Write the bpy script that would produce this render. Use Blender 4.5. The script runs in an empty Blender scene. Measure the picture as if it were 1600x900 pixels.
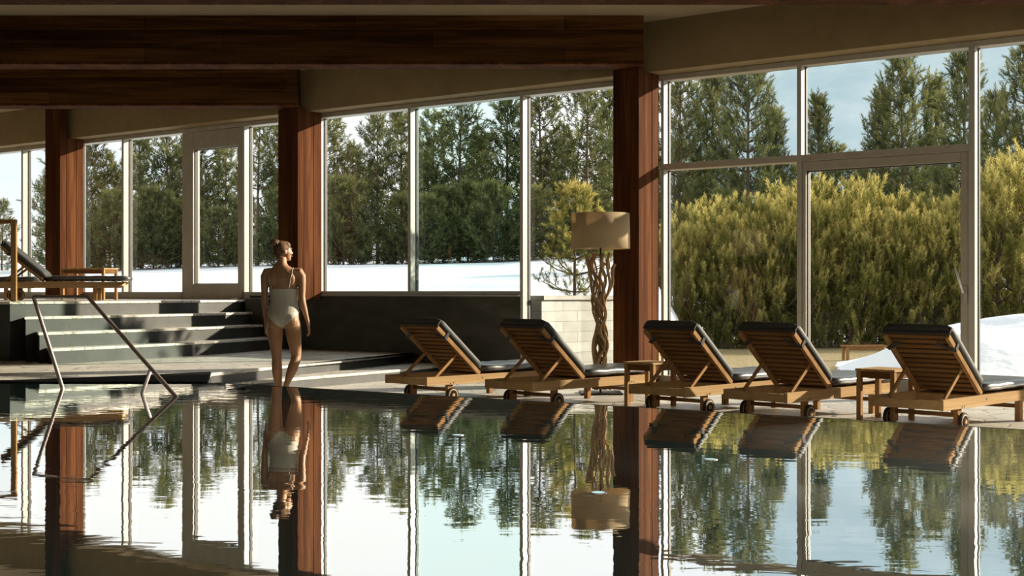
import bpy, bmesh, math, random
import numpy as np
from mathutils import Vector, Matrix
from mathutils.bvhtree import BVHTree
random.seed(7); np.random.seed(7)
C = bpy.context.scene.collection
PI = math.pi
EYE = 1.165; F = 2000.0; HY = 457.0
sc = bpy.context.scene
sc.view_settings.view_transform = 'Standard'
sc.view_settings.look = 'None'
sc.view_settings.exposure = 0.0
sc.cycles.use_denoising = True
sc.cycles.max_bounces = 8
sc.cycles.transparent_max_bounces = 24
sc.cycles.caustics_reflective = False
sc.cycles.caustics_refractive = False
sc.cycles.sample_clamp_indirect = 6

def X_at(px, d): return (px-800)/F*d
def flat(px, py, z):                      # image point lying on the level z -> ground position
    d = (EYE-z)*F/(py-HY); return (X_at(px, d), d)

# ------------------------------------------------------------------ materials
MATS = {}
def newmat(name):
    m = bpy.data.materials.new(name); m.use_nodes = True
    nt = m.node_tree; nt.nodes.clear()
    out = nt.nodes.new('ShaderNodeOutputMaterial'); MATS[name] = m
    return m, nt, out
def N(nt, typ, **kw):
    n = nt.nodes.new(typ)
    for k, v in kw.items():
        if k.startswith('_'): setattr(n, k[1:], v)
        else: n.inputs[k.replace('__', ' ')].default_value = v
    return n
def ramp(nt, fac, stops):
    r = nt.nodes.new('ShaderNodeValToRGB'); e = r.color_ramp.elements
    while len(e) < len(stops): e.new(0.5)
    for i, (p, c) in enumerate(stops): e[i].position = p; e[i].color = (*c, 1)
    nt.links.new(fac, r.inputs[0]); return r.outputs[0]
def coords(nt, scale=(1, 1, 1), rot=(0, 0, 0), kind='Object'):
    tc = nt.nodes.new('ShaderNodeTexCoord'); mp = nt.nodes.new('ShaderNodeMapping')
    mp.inputs['Scale'].default_value = scale; mp.inputs['Rotation'].default_value = rot
    nt.links.new(tc.outputs[kind], mp.inputs[0]); return mp.outputs[0]
def bump(nt, h, bsdf, strength=0.3, dist=0.01):
    b = N(nt, 'ShaderNodeBump', Strength=strength, Distance=dist)
    nt.links.new(h, b.inputs['Height']); nt.links.new(b.outputs[0], bsdf.inputs['Normal'])
def mix(nt, fac, a, b, mode='MIX'):
    m = nt.nodes.new('ShaderNodeMix'); m.data_type = 'RGBA'; m.blend_type = mode
    for s, v in ((m.inputs[0], fac), (m.inputs[6], a), (m.inputs[7], b)):
        if hasattr(v, 'links'): nt.links.new(v, s)
        elif isinstance(v, tuple): s.default_value = (*v, 1) if len(v) == 3 else v
        else: s.default_value = v
    return m.outputs[2]
def noisy(name, stops, scale=4.0, stretch=(1, 1, 1), rough=0.6, bs=0.2, bd=0.01, detail=6, metallic=0, spec=0.5, rot=(0, 0, 0)):
    m, nt, out = newmat(name)
    p = N(nt, 'ShaderNodeBsdfPrincipled', Roughness=rough, Metallic=metallic)
    p.inputs['Specular IOR Level'].default_value = spec
    n = N(nt, 'ShaderNodeTexNoise', Scale=scale, Detail=detail, Roughness=0.6)
    nt.links.new(coords(nt, stretch, rot), n.inputs['Vector'])
    nt.links.new(ramp(nt, n.outputs[0], stops), p.inputs['Base Color'])
    bump(nt, n.outputs[0], p, bs, bd); nt.links.new(p.outputs[0], out.inputs[0]); return m
def timber(name, stops, axis, planks=None, rough=0.85, rotz=0.0):
    """old reclaimed boards: long grain along axis, optional board layout"""
    m, nt, out = newmat(name)
    p = N(nt, 'ShaderNodeBsdfPrincipled', Roughness=rough)
    p.inputs['Specular IOR Level'].default_value = 0.06
    st = [9.0, 9.0, 9.0]; st[axis] = 0.5
    v = coords(nt, tuple(st), (0, 0, rotz))
    n = N(nt, 'ShaderNodeTexNoise', Scale=1.6, Detail=8, Roughness=0.65, Distortion=0.6); nt.links.new(v, n.inputs['Vector'])
    st2 = [3.0, 3.0, 3.0]; st2[axis] = 0.25
    n2 = N(nt, 'ShaderNodeTexNoise', Scale=1.0, Detail=3); nt.links.new(coords(nt, tuple(st2), (0, 0, rotz)), n2.inputs['Vector'])
    ad = N(nt, 'ShaderNodeMath', _operation='ADD'); nt.links.new(n.outputs[0], ad.inputs[0]); nt.links.new(n2.outputs[0], ad.inputs[1])
    hf = N(nt, 'ShaderNodeMath', _operation='MULTIPLY'); hf.inputs[1].default_value = 0.5; nt.links.new(ad.outputs[0], hf.inputs[0])
    col = ramp(nt, hf.outputs[0], stops)
    h = n.outputs[0]
    if planks:
        # brick texture in the plane (axis, z) gives boards of differing tone
        mp = nt.nodes.new('ShaderNodeMapping'); tc = nt.nodes.new('ShaderNodeTexCoord')
        mp.inputs['Rotation'].default_value = (PI/2, 0, 0) if axis == 0 else (0, PI/2, 0)
        sep = nt.nodes.new('ShaderNodeSeparateXYZ'); cmb = nt.nodes.new('ShaderNodeCombineXYZ')
        nt.links.new(tc.outputs['Object'], sep.inputs[0])
        nt.links.new(sep.outputs[axis], cmb.inputs[0]); nt.links.new(sep.outputs[2 if axis != 2 else 0], cmb.inputs[1])
        br = N(nt, 'ShaderNodeTexBrick', Scale=1.0)
        br.offset = 0.37; br.inputs['Color1'].default_value = (0.16, 0.15, 0.15, 1); br.inputs['Color2'].default_value = (1, 1, 1, 1)
        br.inputs['Mortar'].default_value = (0.05, 0.05, 0.05, 1)
        br.inputs['Mortar Size'].default_value = 0.004; br.inputs['Brick Width'].default_value = planks[0]; br.inputs['Row Height'].default_value = planks[1]
        nt.links.new(cmb.outputs[0], br.inputs['Vector'])
        col = mix(nt, 0.85, col, br.outputs[0], 'MULTIPLY')
    nt.links.new(col, p.inputs['Base Color']); bump(nt, h, p, 0.35, 0.01)
    nt.links.new(p.outputs[0], out.inputs[0]); return m

timber('beam_wood', [(0.3, (0.03, 0.013, 0.005)), (0.46, (0.13, 0.056, 0.018)), (0.58, (0.29, 0.135, 0.045)), (0.75, (0.44, 0.24, 0.10))], 0, planks=(2.6, 0.212))
timber('post_wood', [(0.3, (0.020, 0.008, 0.004)), (0.5, (0.085, 0.030, 0.012)), (0.62, (0.150, 0.058, 0.022)), (0.8, (0.24, 0.115, 0.048))], 2)
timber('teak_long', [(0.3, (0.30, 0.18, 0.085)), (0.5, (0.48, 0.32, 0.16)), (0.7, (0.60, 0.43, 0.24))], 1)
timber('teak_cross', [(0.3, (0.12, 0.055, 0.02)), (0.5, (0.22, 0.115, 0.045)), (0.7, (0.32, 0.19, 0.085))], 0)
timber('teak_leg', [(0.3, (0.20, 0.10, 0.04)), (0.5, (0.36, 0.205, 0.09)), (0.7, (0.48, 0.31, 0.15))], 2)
noisy('plaster', [(0.3, (0.24, 0.175, 0.085)), (0.7, (0.30, 0.225, 0.12))], 3, rough=0.85, bs=0.05)
noisy('ceiling_paint', [(0.3, (0.36, 0.29, 0.20)), (0.7, (0.42, 0.34, 0.24))], 2, rough=0.9, bs=0.03)
noisy('frame_paint', [(0.3, (0.40, 0.37, 0.31)), (0.7, (0.48, 0.45, 0.39))], 6, rough=0.4, bs=0.02)
noisy('mullion_paint', [(0.3, (0.42, 0.41, 0.38)), (0.7, (0.48, 0.47, 0.43))], 6, rough=0.4, bs=0.02)
noisy('gasket', [(0.3, (0.03, 0.03, 0.03)), (0.7, (0.05, 0.05, 0.05))], 6, rough=0.6)
noisy('steel', [(0.3, (0.68, 0.57, 0.57)), (0.7, (0.80, 0.70, 0.70))], 20, (1, 1, 8), rough=0.42, metallic=1, bs=0.02)
noisy('dark_steel', [(0.3, (0.03, 0.03, 0.03)), (0.7, (0.06, 0.055, 0.05))], 20, rough=0.45, metallic=0.6)
noisy('handle_metal', [(0.3, (0.75, 0.75, 0.73)), (0.7, (0.85, 0.85, 0.83))], 20, rough=0.3, metallic=0.5)
noisy('rubber', [(0.3, (0.015, 0.015, 0.014)), (0.7, (0.03, 0.03, 0.028))], 20, rough=0.8)
noisy('cushion', [(0.3, (0.040, 0.042, 0.040)), (0.7, (0.065, 0.066, 0.062))], 30, rough=0.3, bs=0.08, bd=0.003, spec=0.9)
noisy('back_fabric', [(0.3, (0.035, 0.037, 0.036)), (0.7, (0.06, 0.061, 0.058))], 30, rough=0.6, bs=0.12, bd=0.003, spec=0.35)
noisy('strap_fabric', [(0.3, (0.03, 0.032, 0.034)), (0.7, (0.05, 0.05, 0.055))], 40, rough=0.8)
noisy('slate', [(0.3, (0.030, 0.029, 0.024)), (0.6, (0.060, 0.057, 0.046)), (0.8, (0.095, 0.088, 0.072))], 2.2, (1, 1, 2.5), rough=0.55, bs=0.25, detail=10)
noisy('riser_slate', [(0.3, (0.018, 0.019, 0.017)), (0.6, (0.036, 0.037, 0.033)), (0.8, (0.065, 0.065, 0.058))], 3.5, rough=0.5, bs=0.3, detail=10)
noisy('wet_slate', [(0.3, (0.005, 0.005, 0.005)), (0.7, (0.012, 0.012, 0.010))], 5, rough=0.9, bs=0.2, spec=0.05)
noisy('basin_stone', [(0.3, (0.01, 0.03, 0.03)), (0.7, (0.02, 0.05, 0.05))], 3, rough=0.6)
noisy('room_dark', [(0.3, (0.05, 0.035, 0.02)), (0.7, (0.07, 0.05, 0.03))], 3, rough=0.9)
noisy('bark', [(0.3, (0.07, 0.045, 0.03)), (0.7, (0.17, 0.12, 0.085))], 12, (1, 1, 0.3), rough=0.9, bs=0.5)
noisy('driftwood', [(0.3, (0.20, 0.11, 0.05)), (0.5, (0.40, 0.26, 0.13)), (0.75, (0.55, 0.40, 0.24))], 9, (1, 1, 0.25), rough=0.75, bs=0.4)
noisy('skin', [(0.3, (0.38, 0.20, 0.105)), (0.7, (0.46, 0.255, 0.14))], 6, rough=0.5, bs=0.02)
noisy('swim_fabric', [(0.3, (0.58, 0.55, 0.47)), (0.7, (0.66, 0.63, 0.55))], 60, rough=0.7, bs=0.1, bd=0.002)
noisy('hair', [(0.35, (0.05, 0.02, 0.008)), (0.55, (0.17, 0.08, 0.03)), (0.7, (0.30, 0.165, 0.065))], 30, (1, 1, 0.25), rough=0.65, bs=0.6, bd=0.006)
noisy('eye_white', [(0.3, (0.7, 0.68, 0.65)), (0.7, (0.8, 0.78, 0.75))], 10, rough=0.2)
noisy('lip', [(0.3, (0.42, 0.16, 0.13)), (0.7, (0.48, 0.2, 0.16))], 10, rough=0.4)
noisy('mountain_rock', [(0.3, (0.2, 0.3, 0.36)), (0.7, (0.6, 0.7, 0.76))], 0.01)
noisy('cap_stone', [(0.3, (0.34, 0.34, 0.32)), (0.7, (0.46, 0.46, 0.43))], 5, rough=0.7, bs=0.2)
noisy('wheel_wood', [(0.3, (0.34, 0.18, 0.08)), (0.7, (0.52, 0.31, 0.15))], 12, rough=0.6)

def stone_floor():
    m, nt, out = newmat('flagstone')
    p = N(nt, 'ShaderNodeBsdfPrincipled', Roughness=0.42)
    v = coords(nt)
    nz = N(nt, 'ShaderNodeTexNoise', Scale=1.2, Detail=3); nt.links.new(v, nz.inputs['Vector'])
    vv = N(nt, 'ShaderNodeVectorMath', _operation='MULTIPLY_ADD'); vv.inputs[1].default_value = (0.35, 0.35, 0)
    nt.links.new(nz.outputs['Color'], vv.inputs[0]); nt.links.new(v, vv.inputs[2])
    vo = N(nt, 'ShaderNodeTexVoronoi', Scale=3.2, Randomness=0.95, _feature='DISTANCE_TO_EDGE'); nt.links.new(vv.outputs[0], vo.inputs['Vector'])
    vc = N(nt, 'ShaderNodeTexVoronoi', Scale=3.2, Randomness=0.95); nt.links.new(vv.outputs[0], vc.inputs['Vector'])
    n = N(nt, 'ShaderNodeTexNoise', Scale=14, Detail=8, Roughness=0.7); nt.links.new(v, n.inputs['Vector'])
    bw = nt.nodes.new('ShaderNodeRGBToBW'); nt.links.new(vc.outputs['Color'], bw.inputs[0])
    tone = ramp(nt, bw.outputs[0], [(0.2, (0.62, 0.59, 0.52)), (0.8, (0.80, 0.75, 0.66))])
    col = mix(nt, 0.35, tone, ramp(nt, n.outputs[0], [(0.35, (0.42, 0.42, 0.42)), (0.65, (1, 1, 1))]), 'MULTIPLY')
    crack = ramp(nt, vo.outputs[0], [(0.0, (0.30, 0.28, 0.24)), (0.03, (1, 1, 1))])
    nt.links.new(mix(nt, 1.0, col, crack, 'MULTIPLY'), p.inputs['Base Color'])
    ad = N(nt, 'ShaderNodeMath', _operation='MINIMUM'); ad.inputs[1].default_value = 0.06
    nt.links.new(vo.outputs[0], ad.inputs[0])
    a2 = N(nt, 'ShaderNodeMath', _operation='MULTIPLY_ADD'); a2.inputs[1].default_value = 0.12
    nt.links.new(n.outputs[0], a2.inputs[0]); nt.links.new(ad.outputs[0], a2.inputs[2])
    bump(nt, a2.outputs[0], p, 0.5, 0.06); nt.links.new(p.outputs[0], out.inputs[0]); return m
stone_floor()
def white_masonry():
    m, nt, out = newmat('white_masonry')
    p = N(nt, 'ShaderNodeBsdfPrincipled', Roughness=0.8)
    tc = nt.nodes.new('ShaderNodeTexCoord'); sep = nt.nodes.new('ShaderNodeSeparateXYZ'); cmb = nt.nodes.new('ShaderNodeCombineXYZ')
    nt.links.new(tc.outputs['Object'], sep.inputs[0]); nt.links.new(sep.outputs[0], cmb.inputs[0]); nt.links.new(sep.outputs[2], cmb.inputs[1])
    br = N(nt, 'ShaderNodeTexBrick', Scale=1.0); br.offset = 0.4
    br.inputs['Color1'].default_value = (0.43, 0.44, 0.42, 1); br.inputs['Color2'].default_value = (0.54, 0.55, 0.53, 1); br.inputs['Mortar'].default_value = (0.27, 0.27, 0.25, 1)
    br.inputs['Mortar Size'].default_value = 0.004; br.inputs['Brick Width'].default_value = 0.55; br.inputs['Row Height'].default_value = 0.15
    nt.links.new(cmb.outputs[0], br.inputs['Vector'])
    n = N(nt, 'ShaderNodeTexNoise', Scale=5, Detail=8); nt.links.new(tc.outputs['Object'], n.inputs['Vector'])
    nt.links.new(mix(nt, 0.4, br.outputs[0], ramp(nt, n.outputs[0], [(0.35, (0.7, 0.7, 0.7)), (0.6, (1, 1, 1))]), 'MULTIPLY'), p.inputs['Base Color'])
    bump(nt, n.outputs[0], p, 0.3, 0.02); nt.links.new(p.outputs[0], out.inputs[0])
white_masonry()
def glass(name, tint, fac=1.0):
    m, nt, out = newmat(name)
    t = N(nt, 'ShaderNodeBsdfTransparent', Color=(*tint, 1)); g = N(nt, 'ShaderNodeBsdfGlossy', Roughness=0.0, Color=(1, 1, 1, 1))
    fr = N(nt, 'ShaderNodeFresnel', IOR=1.45); mu = N(nt, 'ShaderNodeMath', _operation='MULTIPLY'); mu.inputs[1].default_value = fac
    nt.links.new(fr.outputs[0], mu.inputs[0]); mx = nt.nodes.new('ShaderNodeMixShader')
    nt.links.new(mu.outputs[0], mx.inputs[0]); nt.links.new(t.outputs[0], mx.inputs[1]); nt.links.new(g.outputs[0], mx.inputs[2])
    nt.links.new(mx.outputs[0], out.inputs[0])
glass('window_glass', (0.95, 0.965, 0.95)); glass('tinted_glass', (0.78, 0.93, 0.90))
def water():
    m, nt, out = newmat('pool_water')
    g = N(nt, 'ShaderNodeBsdfGlossy', Roughness=0.01, Color=(1, 1, 1, 1))
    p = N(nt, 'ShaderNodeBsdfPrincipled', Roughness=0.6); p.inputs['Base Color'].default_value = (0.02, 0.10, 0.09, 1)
    p.inputs['Emission Color'].default_value = (0.05, 0.20, 0.18, 1); p.inputs['Emission Strength'].default_value = 0.25  # water is no lamp: scattered teal light put in as faint emission
    lw = N(nt, 'ShaderNodeFresnel', IOR=1.33)
    ma = N(nt, 'ShaderNodeMapRange'); ma.inputs[1].default_value = 0.02; ma.inputs[2].default_value = 0.5; ma.inputs[3].default_value = 0.72; ma.inputs[4].default_value = 0.97
    nt.links.new(lw.outputs[0], ma.inputs[0])
    n = N(nt, 'ShaderNodeTexNoise', Scale=1.0, Detail=2.5, Roughness=0.5, Distortion=0.3); nt.links.new(coords(nt, (3.0, 6.5, 1)), n.inputs['Vector'])
    n2 = N(nt, 'ShaderNodeTexNoise', Scale=1.0, Detail=1); nt.links.new(coords(nt, (0.35, 0.6, 1)), n2.inputs['Vector'])
    r2 = N(nt, 'ShaderNodeMapRange'); r2.inputs[1].default_value = 0.35; r2.inputs[2].default_value = 0.65; r2.inputs[3].default_value = 0.35; r2.inputs[4].default_value = 1.0
    nt.links.new(n2.outputs[0], r2.inputs[0])
    mu = N(nt, 'ShaderNodeMath', _operation='MULTIPLY'); nt.links.new(n.outputs[0], mu.inputs[0]); nt.links.new(r2.outputs[0], mu.inputs[1])
    b = N(nt, 'ShaderNodeBump', Strength=1.0, Distance=0.0010); nt.links.new(mu.outputs[0], b.inputs['Height'])
    nt.links.new(b.outputs[0], g.inputs['Normal'])
    mx = nt.nodes.new('ShaderNodeMixShader'); nt.links.new(ma.outputs[0], mx.inputs[0]); nt.links.new(p.outputs[0], mx.inputs[1]); nt.links.new(g.outputs[0], mx.inputs[2])
    nt.links.new(mx.outputs[0], out.inputs[0])
water()
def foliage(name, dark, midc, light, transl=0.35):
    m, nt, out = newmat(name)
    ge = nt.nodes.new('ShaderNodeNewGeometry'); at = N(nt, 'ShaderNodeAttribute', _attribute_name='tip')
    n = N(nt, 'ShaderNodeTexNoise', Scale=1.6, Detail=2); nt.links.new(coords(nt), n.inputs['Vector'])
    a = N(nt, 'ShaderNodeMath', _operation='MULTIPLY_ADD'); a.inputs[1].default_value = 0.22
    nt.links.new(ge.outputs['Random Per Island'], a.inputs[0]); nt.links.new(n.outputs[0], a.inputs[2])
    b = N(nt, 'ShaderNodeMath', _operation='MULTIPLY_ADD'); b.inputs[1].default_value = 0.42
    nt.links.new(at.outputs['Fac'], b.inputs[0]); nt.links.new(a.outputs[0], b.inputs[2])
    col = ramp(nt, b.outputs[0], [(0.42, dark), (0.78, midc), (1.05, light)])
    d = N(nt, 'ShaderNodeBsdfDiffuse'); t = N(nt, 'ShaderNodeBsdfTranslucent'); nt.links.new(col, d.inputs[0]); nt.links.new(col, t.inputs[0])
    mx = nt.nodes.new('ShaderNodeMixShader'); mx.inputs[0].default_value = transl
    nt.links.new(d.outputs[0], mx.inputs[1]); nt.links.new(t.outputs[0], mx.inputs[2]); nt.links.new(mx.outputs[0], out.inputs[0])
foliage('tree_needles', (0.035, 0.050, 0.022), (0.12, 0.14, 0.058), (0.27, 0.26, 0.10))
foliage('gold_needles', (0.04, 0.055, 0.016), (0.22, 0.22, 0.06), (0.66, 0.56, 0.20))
def terrain_mat():
    m, nt, out = newmat('snow_ground')
    p = N(nt, 'ShaderNodeBsdfPrincipled', Roughness=0.8)
    at = N(nt, 'ShaderNodeAttribute', _attribute_name='snow')
    n = N(nt, 'ShaderNodeTexNoise', Scale=1.5, Detail=8); nt.links.new(coords(nt, (1, 1, 1)), n.inputs['Vector'])
    a = N(nt, 'ShaderNodeMath', _operation='MULTIPLY_ADD'); a.inputs[1].default_value = 0.5
    nt.links.new(n.outputs[0], a.inputs[0]); nt.links.new(at.outputs['Fac'], a.inputs[2])
    f = ramp(nt, a.outputs[0], [(0.62, (0, 0, 0)), (0.72, (1, 1, 1))])
    g = N(nt, 'ShaderNodeTexNoise', Scale=25, Detail=6); nt.links.new(coords(nt), g.inputs['Vector'])
    grass = ramp(nt, g.outputs[0], [(0.35, (0.10, 0.075, 0.035)), (0.5, (0.25, 0.19, 0.08)), (0.65, (0.40, 0.32, 0.16))])
    nt.links.new(mix(nt, f, grass, (0.72, 0.76, 0.80)), p.inputs['Base Color'])
    bump(nt, n.outputs[0], p, 0.6, 0.12); nt.links.new(p.outputs[0], out.inputs[0])
terrain_mat()
def shade_mat():
    m, nt, out = newmat('lamp_shade_linen')
    n = N(nt, 'ShaderNodeTexNoise', Scale=60, Detail=3); nt.links.new(coords(nt, (1, 1, 6)), n.inputs['Vector'])
    col = ramp(nt, n.outputs[0], [(0.3, (0.66, 0.52, 0.33)), (0.7, (0.74, 0.60, 0.40))])
    d = N(nt, 'ShaderNodeBsdfDiffuse'); t = N(nt, 'ShaderNodeBsdfTranslucent'); nt.links.new(col, d.inputs[0]); nt.links.new(col, t.inputs[0])
    mx = nt.nodes.new('ShaderNodeMixShader'); mx.inputs[0].default_value = 0.3
    nt.links.new(d.outputs[0], mx.inputs[1]); nt.links.new(t.outputs[0], mx.inputs[2]); nt.links.new(mx.outputs[0], out.inputs[0])
shade_mat()
def emis(name, col, s):
    m, nt, out = newmat(name); e = N(nt, 'ShaderNodeEmission', Color=(*col, 1), Strength=s); nt.links.new(e.outputs[0], out.inputs[0])
emis('pool_glow', (0.55, 0.85, 0.82), 1.0)
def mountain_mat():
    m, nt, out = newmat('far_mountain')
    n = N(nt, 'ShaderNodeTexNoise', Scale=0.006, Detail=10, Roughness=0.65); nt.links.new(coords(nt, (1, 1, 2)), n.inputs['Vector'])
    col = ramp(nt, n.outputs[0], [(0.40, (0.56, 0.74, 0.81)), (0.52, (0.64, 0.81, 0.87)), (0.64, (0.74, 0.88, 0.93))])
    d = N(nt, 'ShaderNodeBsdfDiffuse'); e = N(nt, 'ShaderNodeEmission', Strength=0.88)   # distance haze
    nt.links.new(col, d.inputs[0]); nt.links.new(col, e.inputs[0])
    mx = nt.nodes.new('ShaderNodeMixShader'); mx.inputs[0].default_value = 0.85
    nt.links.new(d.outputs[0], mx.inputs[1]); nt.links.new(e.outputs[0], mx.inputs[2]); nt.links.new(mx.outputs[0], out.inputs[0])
mountain_mat()

# ------------------------------------------------------------------ mesh helpers
class MB:
    def __init__(s): s.v = []; s.f = []
    def add(s, vs, fs):
        b = len(s.v); s.v += [tuple(v) for v in vs]; s.f += [tuple(i+b for i in f) for f in fs]; return s
    def box(s, a, b):
        x0, y0, z0 = a; x1, y1, z1 = b
        return s.add([(x0, y0, z0), (x1, y0, z0), (x1, y1, z0), (x0, y1, z0), (x0, y0, z1), (x1, y0, z1), (x1, y1, z1), (x0, y1, z1)],
                     [(0, 3, 2, 1), (4, 5, 6, 7), (0, 1, 5, 4), (1, 2, 6, 5), (2, 3, 7, 6), (3, 0, 4, 7)])
    def bar(s, p, q, w, h, up=(0, 0, 1)):
        p = Vector(p); q = Vector(q); d = (q-p).normalized(); up = Vector(up)
        side = d.cross(up).normalized(); u = side.cross(d).normalized()
        vs = []
        for c in (p, q):
            for a, b in ((-1, -1), (1, -1), (1, 1), (-1, 1)): vs.append(c+side*a*w/2+u*b*h/2)
        return s.add(vs, [(0, 3, 2, 1), (4, 5, 6, 7), (0, 1, 5, 4), (1, 2, 6, 5), (2, 3, 7, 6), (3, 0, 4, 7)])
    def prism(s, poly, z0, z1):
        n = len(poly)
        area = sum(poly[i][0]*poly[(i+1) % n][1]-poly[(i+1) % n][0]*poly[i][1] for i in range(n))
        if area < 0: poly = poly[::-1]
        vs = [(x, y, z0) for x, y in poly]+[(x, y, z1) for x, y in poly]
        return s.add(vs, [tuple(range(n))[::-1], tuple(range(n, 2*n))]+[(i, (i+1) % n, n+(i+1) % n, n+i) for i in range(n)])
    def tube(s, pts, r, n=10, caps=True):
        pts = [Vector(p) for p in pts]; m = len(pts); rs = r if isinstance(r, (list, tuple)) else [r]*m
        ref = Vector((0, 0, 1)); vs = []; prev = None
        for i, p in enumerate(pts):
            d = (pts[min(i+1, m-1)]-pts[max(i-1, 0)]).normalized()
            if prev is None:
                a = d.cross(ref) if abs(d.dot(ref)) < 0.95 else d.cross(Vector((1, 0, 0)))
            else: a = prev-d*prev.dot(d)
            a.normalize(); prev = a; b = d.cross(a)
            for k in range(n):
                t = 2*PI*k/n; vs.append(p+(a*math.cos(t)+b*math.sin(t))*rs[i])
        fs = [(i*n+k, i*n+(k+1) % n, (i+1)*n+(k+1) % n, (i+1)*n+k) for i in range(m-1) for k in range(n)]
        if caps: fs += [tuple(range(n))[::-1], tuple(range((m-1)*n, m*n))]
        return s.add(vs, fs)
    def rings(s, rs, n=20):
        """closed loft: rs = list of (centre, axis u vector*radius, axis v vector*radius)"""
        vs = []
        for c, u, v in rs:
            c = Vector(c); u = Vector(u); v = Vector(v)
            for k in range(n):
                t = 2*PI*k/n; vs.append(c+u*math.cos(t)+v*math.sin(t))
        m = len(rs)
        return s.add(vs, [(i*n+k, i*n+(k+1) % n, (i+1)*n+(k+1) % n, (i+1)*n+k) for i in range(m-1) for k in range(n)]+[tuple(range(n))[::-1], tuple(range((m-1)*n, m*n))])
    def lathe(s, prof, n=24, c=(0, 0, 0), axis='z'):
        vs = []
        for r, h in prof:
            for k in range(n):
                t = 2*PI*k/n; a, b = r*math.cos(t), r*math.sin(t)
                p = (a, b, h) if axis == 'z' else (h, a, b)
                vs.append((p[0]+c[0], p[1]+c[1], p[2]+c[2]))
        m = len(prof)
        return s.add(vs, [(i*n+k, i*n+(k+1) % n, (i+1)*n+(k+1) % n, (i+1)*n+k) for i in range(m-1) for k in range(n)]+[tuple(range(n))[::-1], tuple(range((m-1)*n, m*n))])
    def ball(s, c, r, n=16, m=10):
        rx, ry, rz = r if isinstance(r, (tuple, list)) else (r, r, r)
        prof = []
        for i in range(m+1):
            a = -PI/2+PI*i/m; a = max(-PI/2+0.02, min(PI/2-0.02, a)); prof.append((math.cos(a), math.sin(a)))
        vs = [(c[0]+rx*r_*math.cos(2*PI*k/n), c[1]+ry*r_*math.sin(2*PI*k/n), c[2]+rz*h) for r_, h in prof for k in range(n)]
        return s.add(vs, [(i*n+k, i*n+(k+1) % n, (i+1)*n+(k+1) % n, (i+1)*n+k) for i in range(m) for k in range(n)]+[tuple(range(n))[::-1], tuple(range(m*n, (m+1)*n))])
    def build(s, name, mat, parent=None, smooth=False, bevel=0.0, world=False, recalc=True):
        me = bpy.data.meshes.new(name)
        off = Vector(parent.location) if (parent is not None and world) else Vector((0, 0, 0))
        me.from_pydata([tuple(Vector(v)-off) for v in s.v], [], s.f)
        if recalc or bevel:
            bm = bmesh.new(); bm.from_mesh(me)
            if recalc: bmesh.ops.recalc_face_normals(bm, faces=bm.faces)
            bm.to_mesh(me); bm.free()
        me.materials.append(MATS[mat]); o = bpy.data.objects.new(name, me); C.objects.link(o)
        if parent is not None: o.parent = parent
        if smooth:
            for p in me.polygons: p.use_smooth = True
        if bevel:
            b = o.modifiers.new('bevel', 'BEVEL'); b.width = bevel; b.segments = 2; b.limit_method = 'ANGLE'; b.angle_limit = 0.6
        return o
def tag(o, label=None, cat=None, group=None, kind=None):
    if label: o['label'] = label
    if cat: o['category'] = cat
    if group: o['group'] = group
    if kind: o['kind'] = kind
    return o
def empty(name, loc=(0, 0, 0), rz=0):
    o = bpy.data.objects.new(name, None); C.objects.link(o); o.location = loc; o.rotation_euler = (0, 0, rz); o.empty_display_size = 0.2; return o
def copy_tree(o, parent=None):
    c = o.copy(); C.objects.link(c); c.parent = parent
    for ch in list(o.children): copy_tree(ch, c)
    return c

# ------------------------------------------------------------------ wall frame of reference
W0 = Vector((1.9, 16.46)); U = Vector((0.814, -0.581)); U.normalize(); NO = Vector((0.581, 0.814)); NO.normalize()   # NO points outdoors
def wp(t, off=0.0):
    p = W0+U*t+NO*off; return (p.x, p.y)
def tpx(px, off=0.0):
    k = (px-800)/F; o = W0+NO*off
    return (k*o.y-o.x)/(U.x-k*U.y)
def wbox(mb, t0, t1, o0, o1, z0, z1):
    return mb.prism([wp(t0, o0), wp(t1, o0), wp(t1, o1), wp(t0, o1)], z0, z1)
WATER = 0.276; PLAT = 0.27; TERR = 1.045
HEAD = EYE+2.72; FASC = EYE+2.79; CEIL = EYE+3.43; BEAMB = EYE+2.82

# ------------------------------------------------------------------ room shell
fl = MB().prism([wp(-19), wp(22), (wp(22)[0]+0.1, -4), (-14, -4), (-14, wp(-19)[1])], -0.2, 0.0)
tag(fl.build('floor', 'flagstone'), kind='structure')
ce = MB().prism([wp(-19.2, 0.5), wp(22, 0.5), (wp(22)[0], -4), (-14.3, -4), (-14.3, wp(-19)[1]+0.3)], CEIL, CEIL+0.3)
tag(ce.build('ceiling', 'ceiling_paint'), kind='structure')
tag(MB().box((-14.3, -4.3, -0.2), (wp(22)[0], -4, CEIL)).build('wall_back', 'room_dark'), kind='structure')
tag(MB().box((-14.3, -4, -0.2), (-14, wp(-19)[1]+0.5, CEIL)).build('wall_left', 'room_dark'), kind='structure')
mb = MB(); wbox(mb, 13.5, 22.4, -0.3, 0.2, -0.2, CEIL); tag(mb.build('wall_right', 'room_dark'), kind='structure')
# plaster wall band above the glazing
mb = MB(); wbox(mb, -19.2, 13.5, -0.30, 0.25, FASC, CEIL+0.01); tag(mb.build('wall_front', 'plaster', bevel=0.01), kind='structure')
# dark low wall under the middle windows
LOWT = EYE-0.055
mb = MB(); wbox(mb, tpx(392), tpx(813), -0.02, 0.24, 0.0, LOWT); low = tag(mb.build('wall_low', 'slate'), kind='structure')
mb = MB(); wbox(mb, tpx(392), tpx(814), -0.05, 0.0, LOWT, LOWT+0.02); tag(mb.build('trim_1', 'cap_stone', bevel=0.004), kind='structure')

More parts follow.
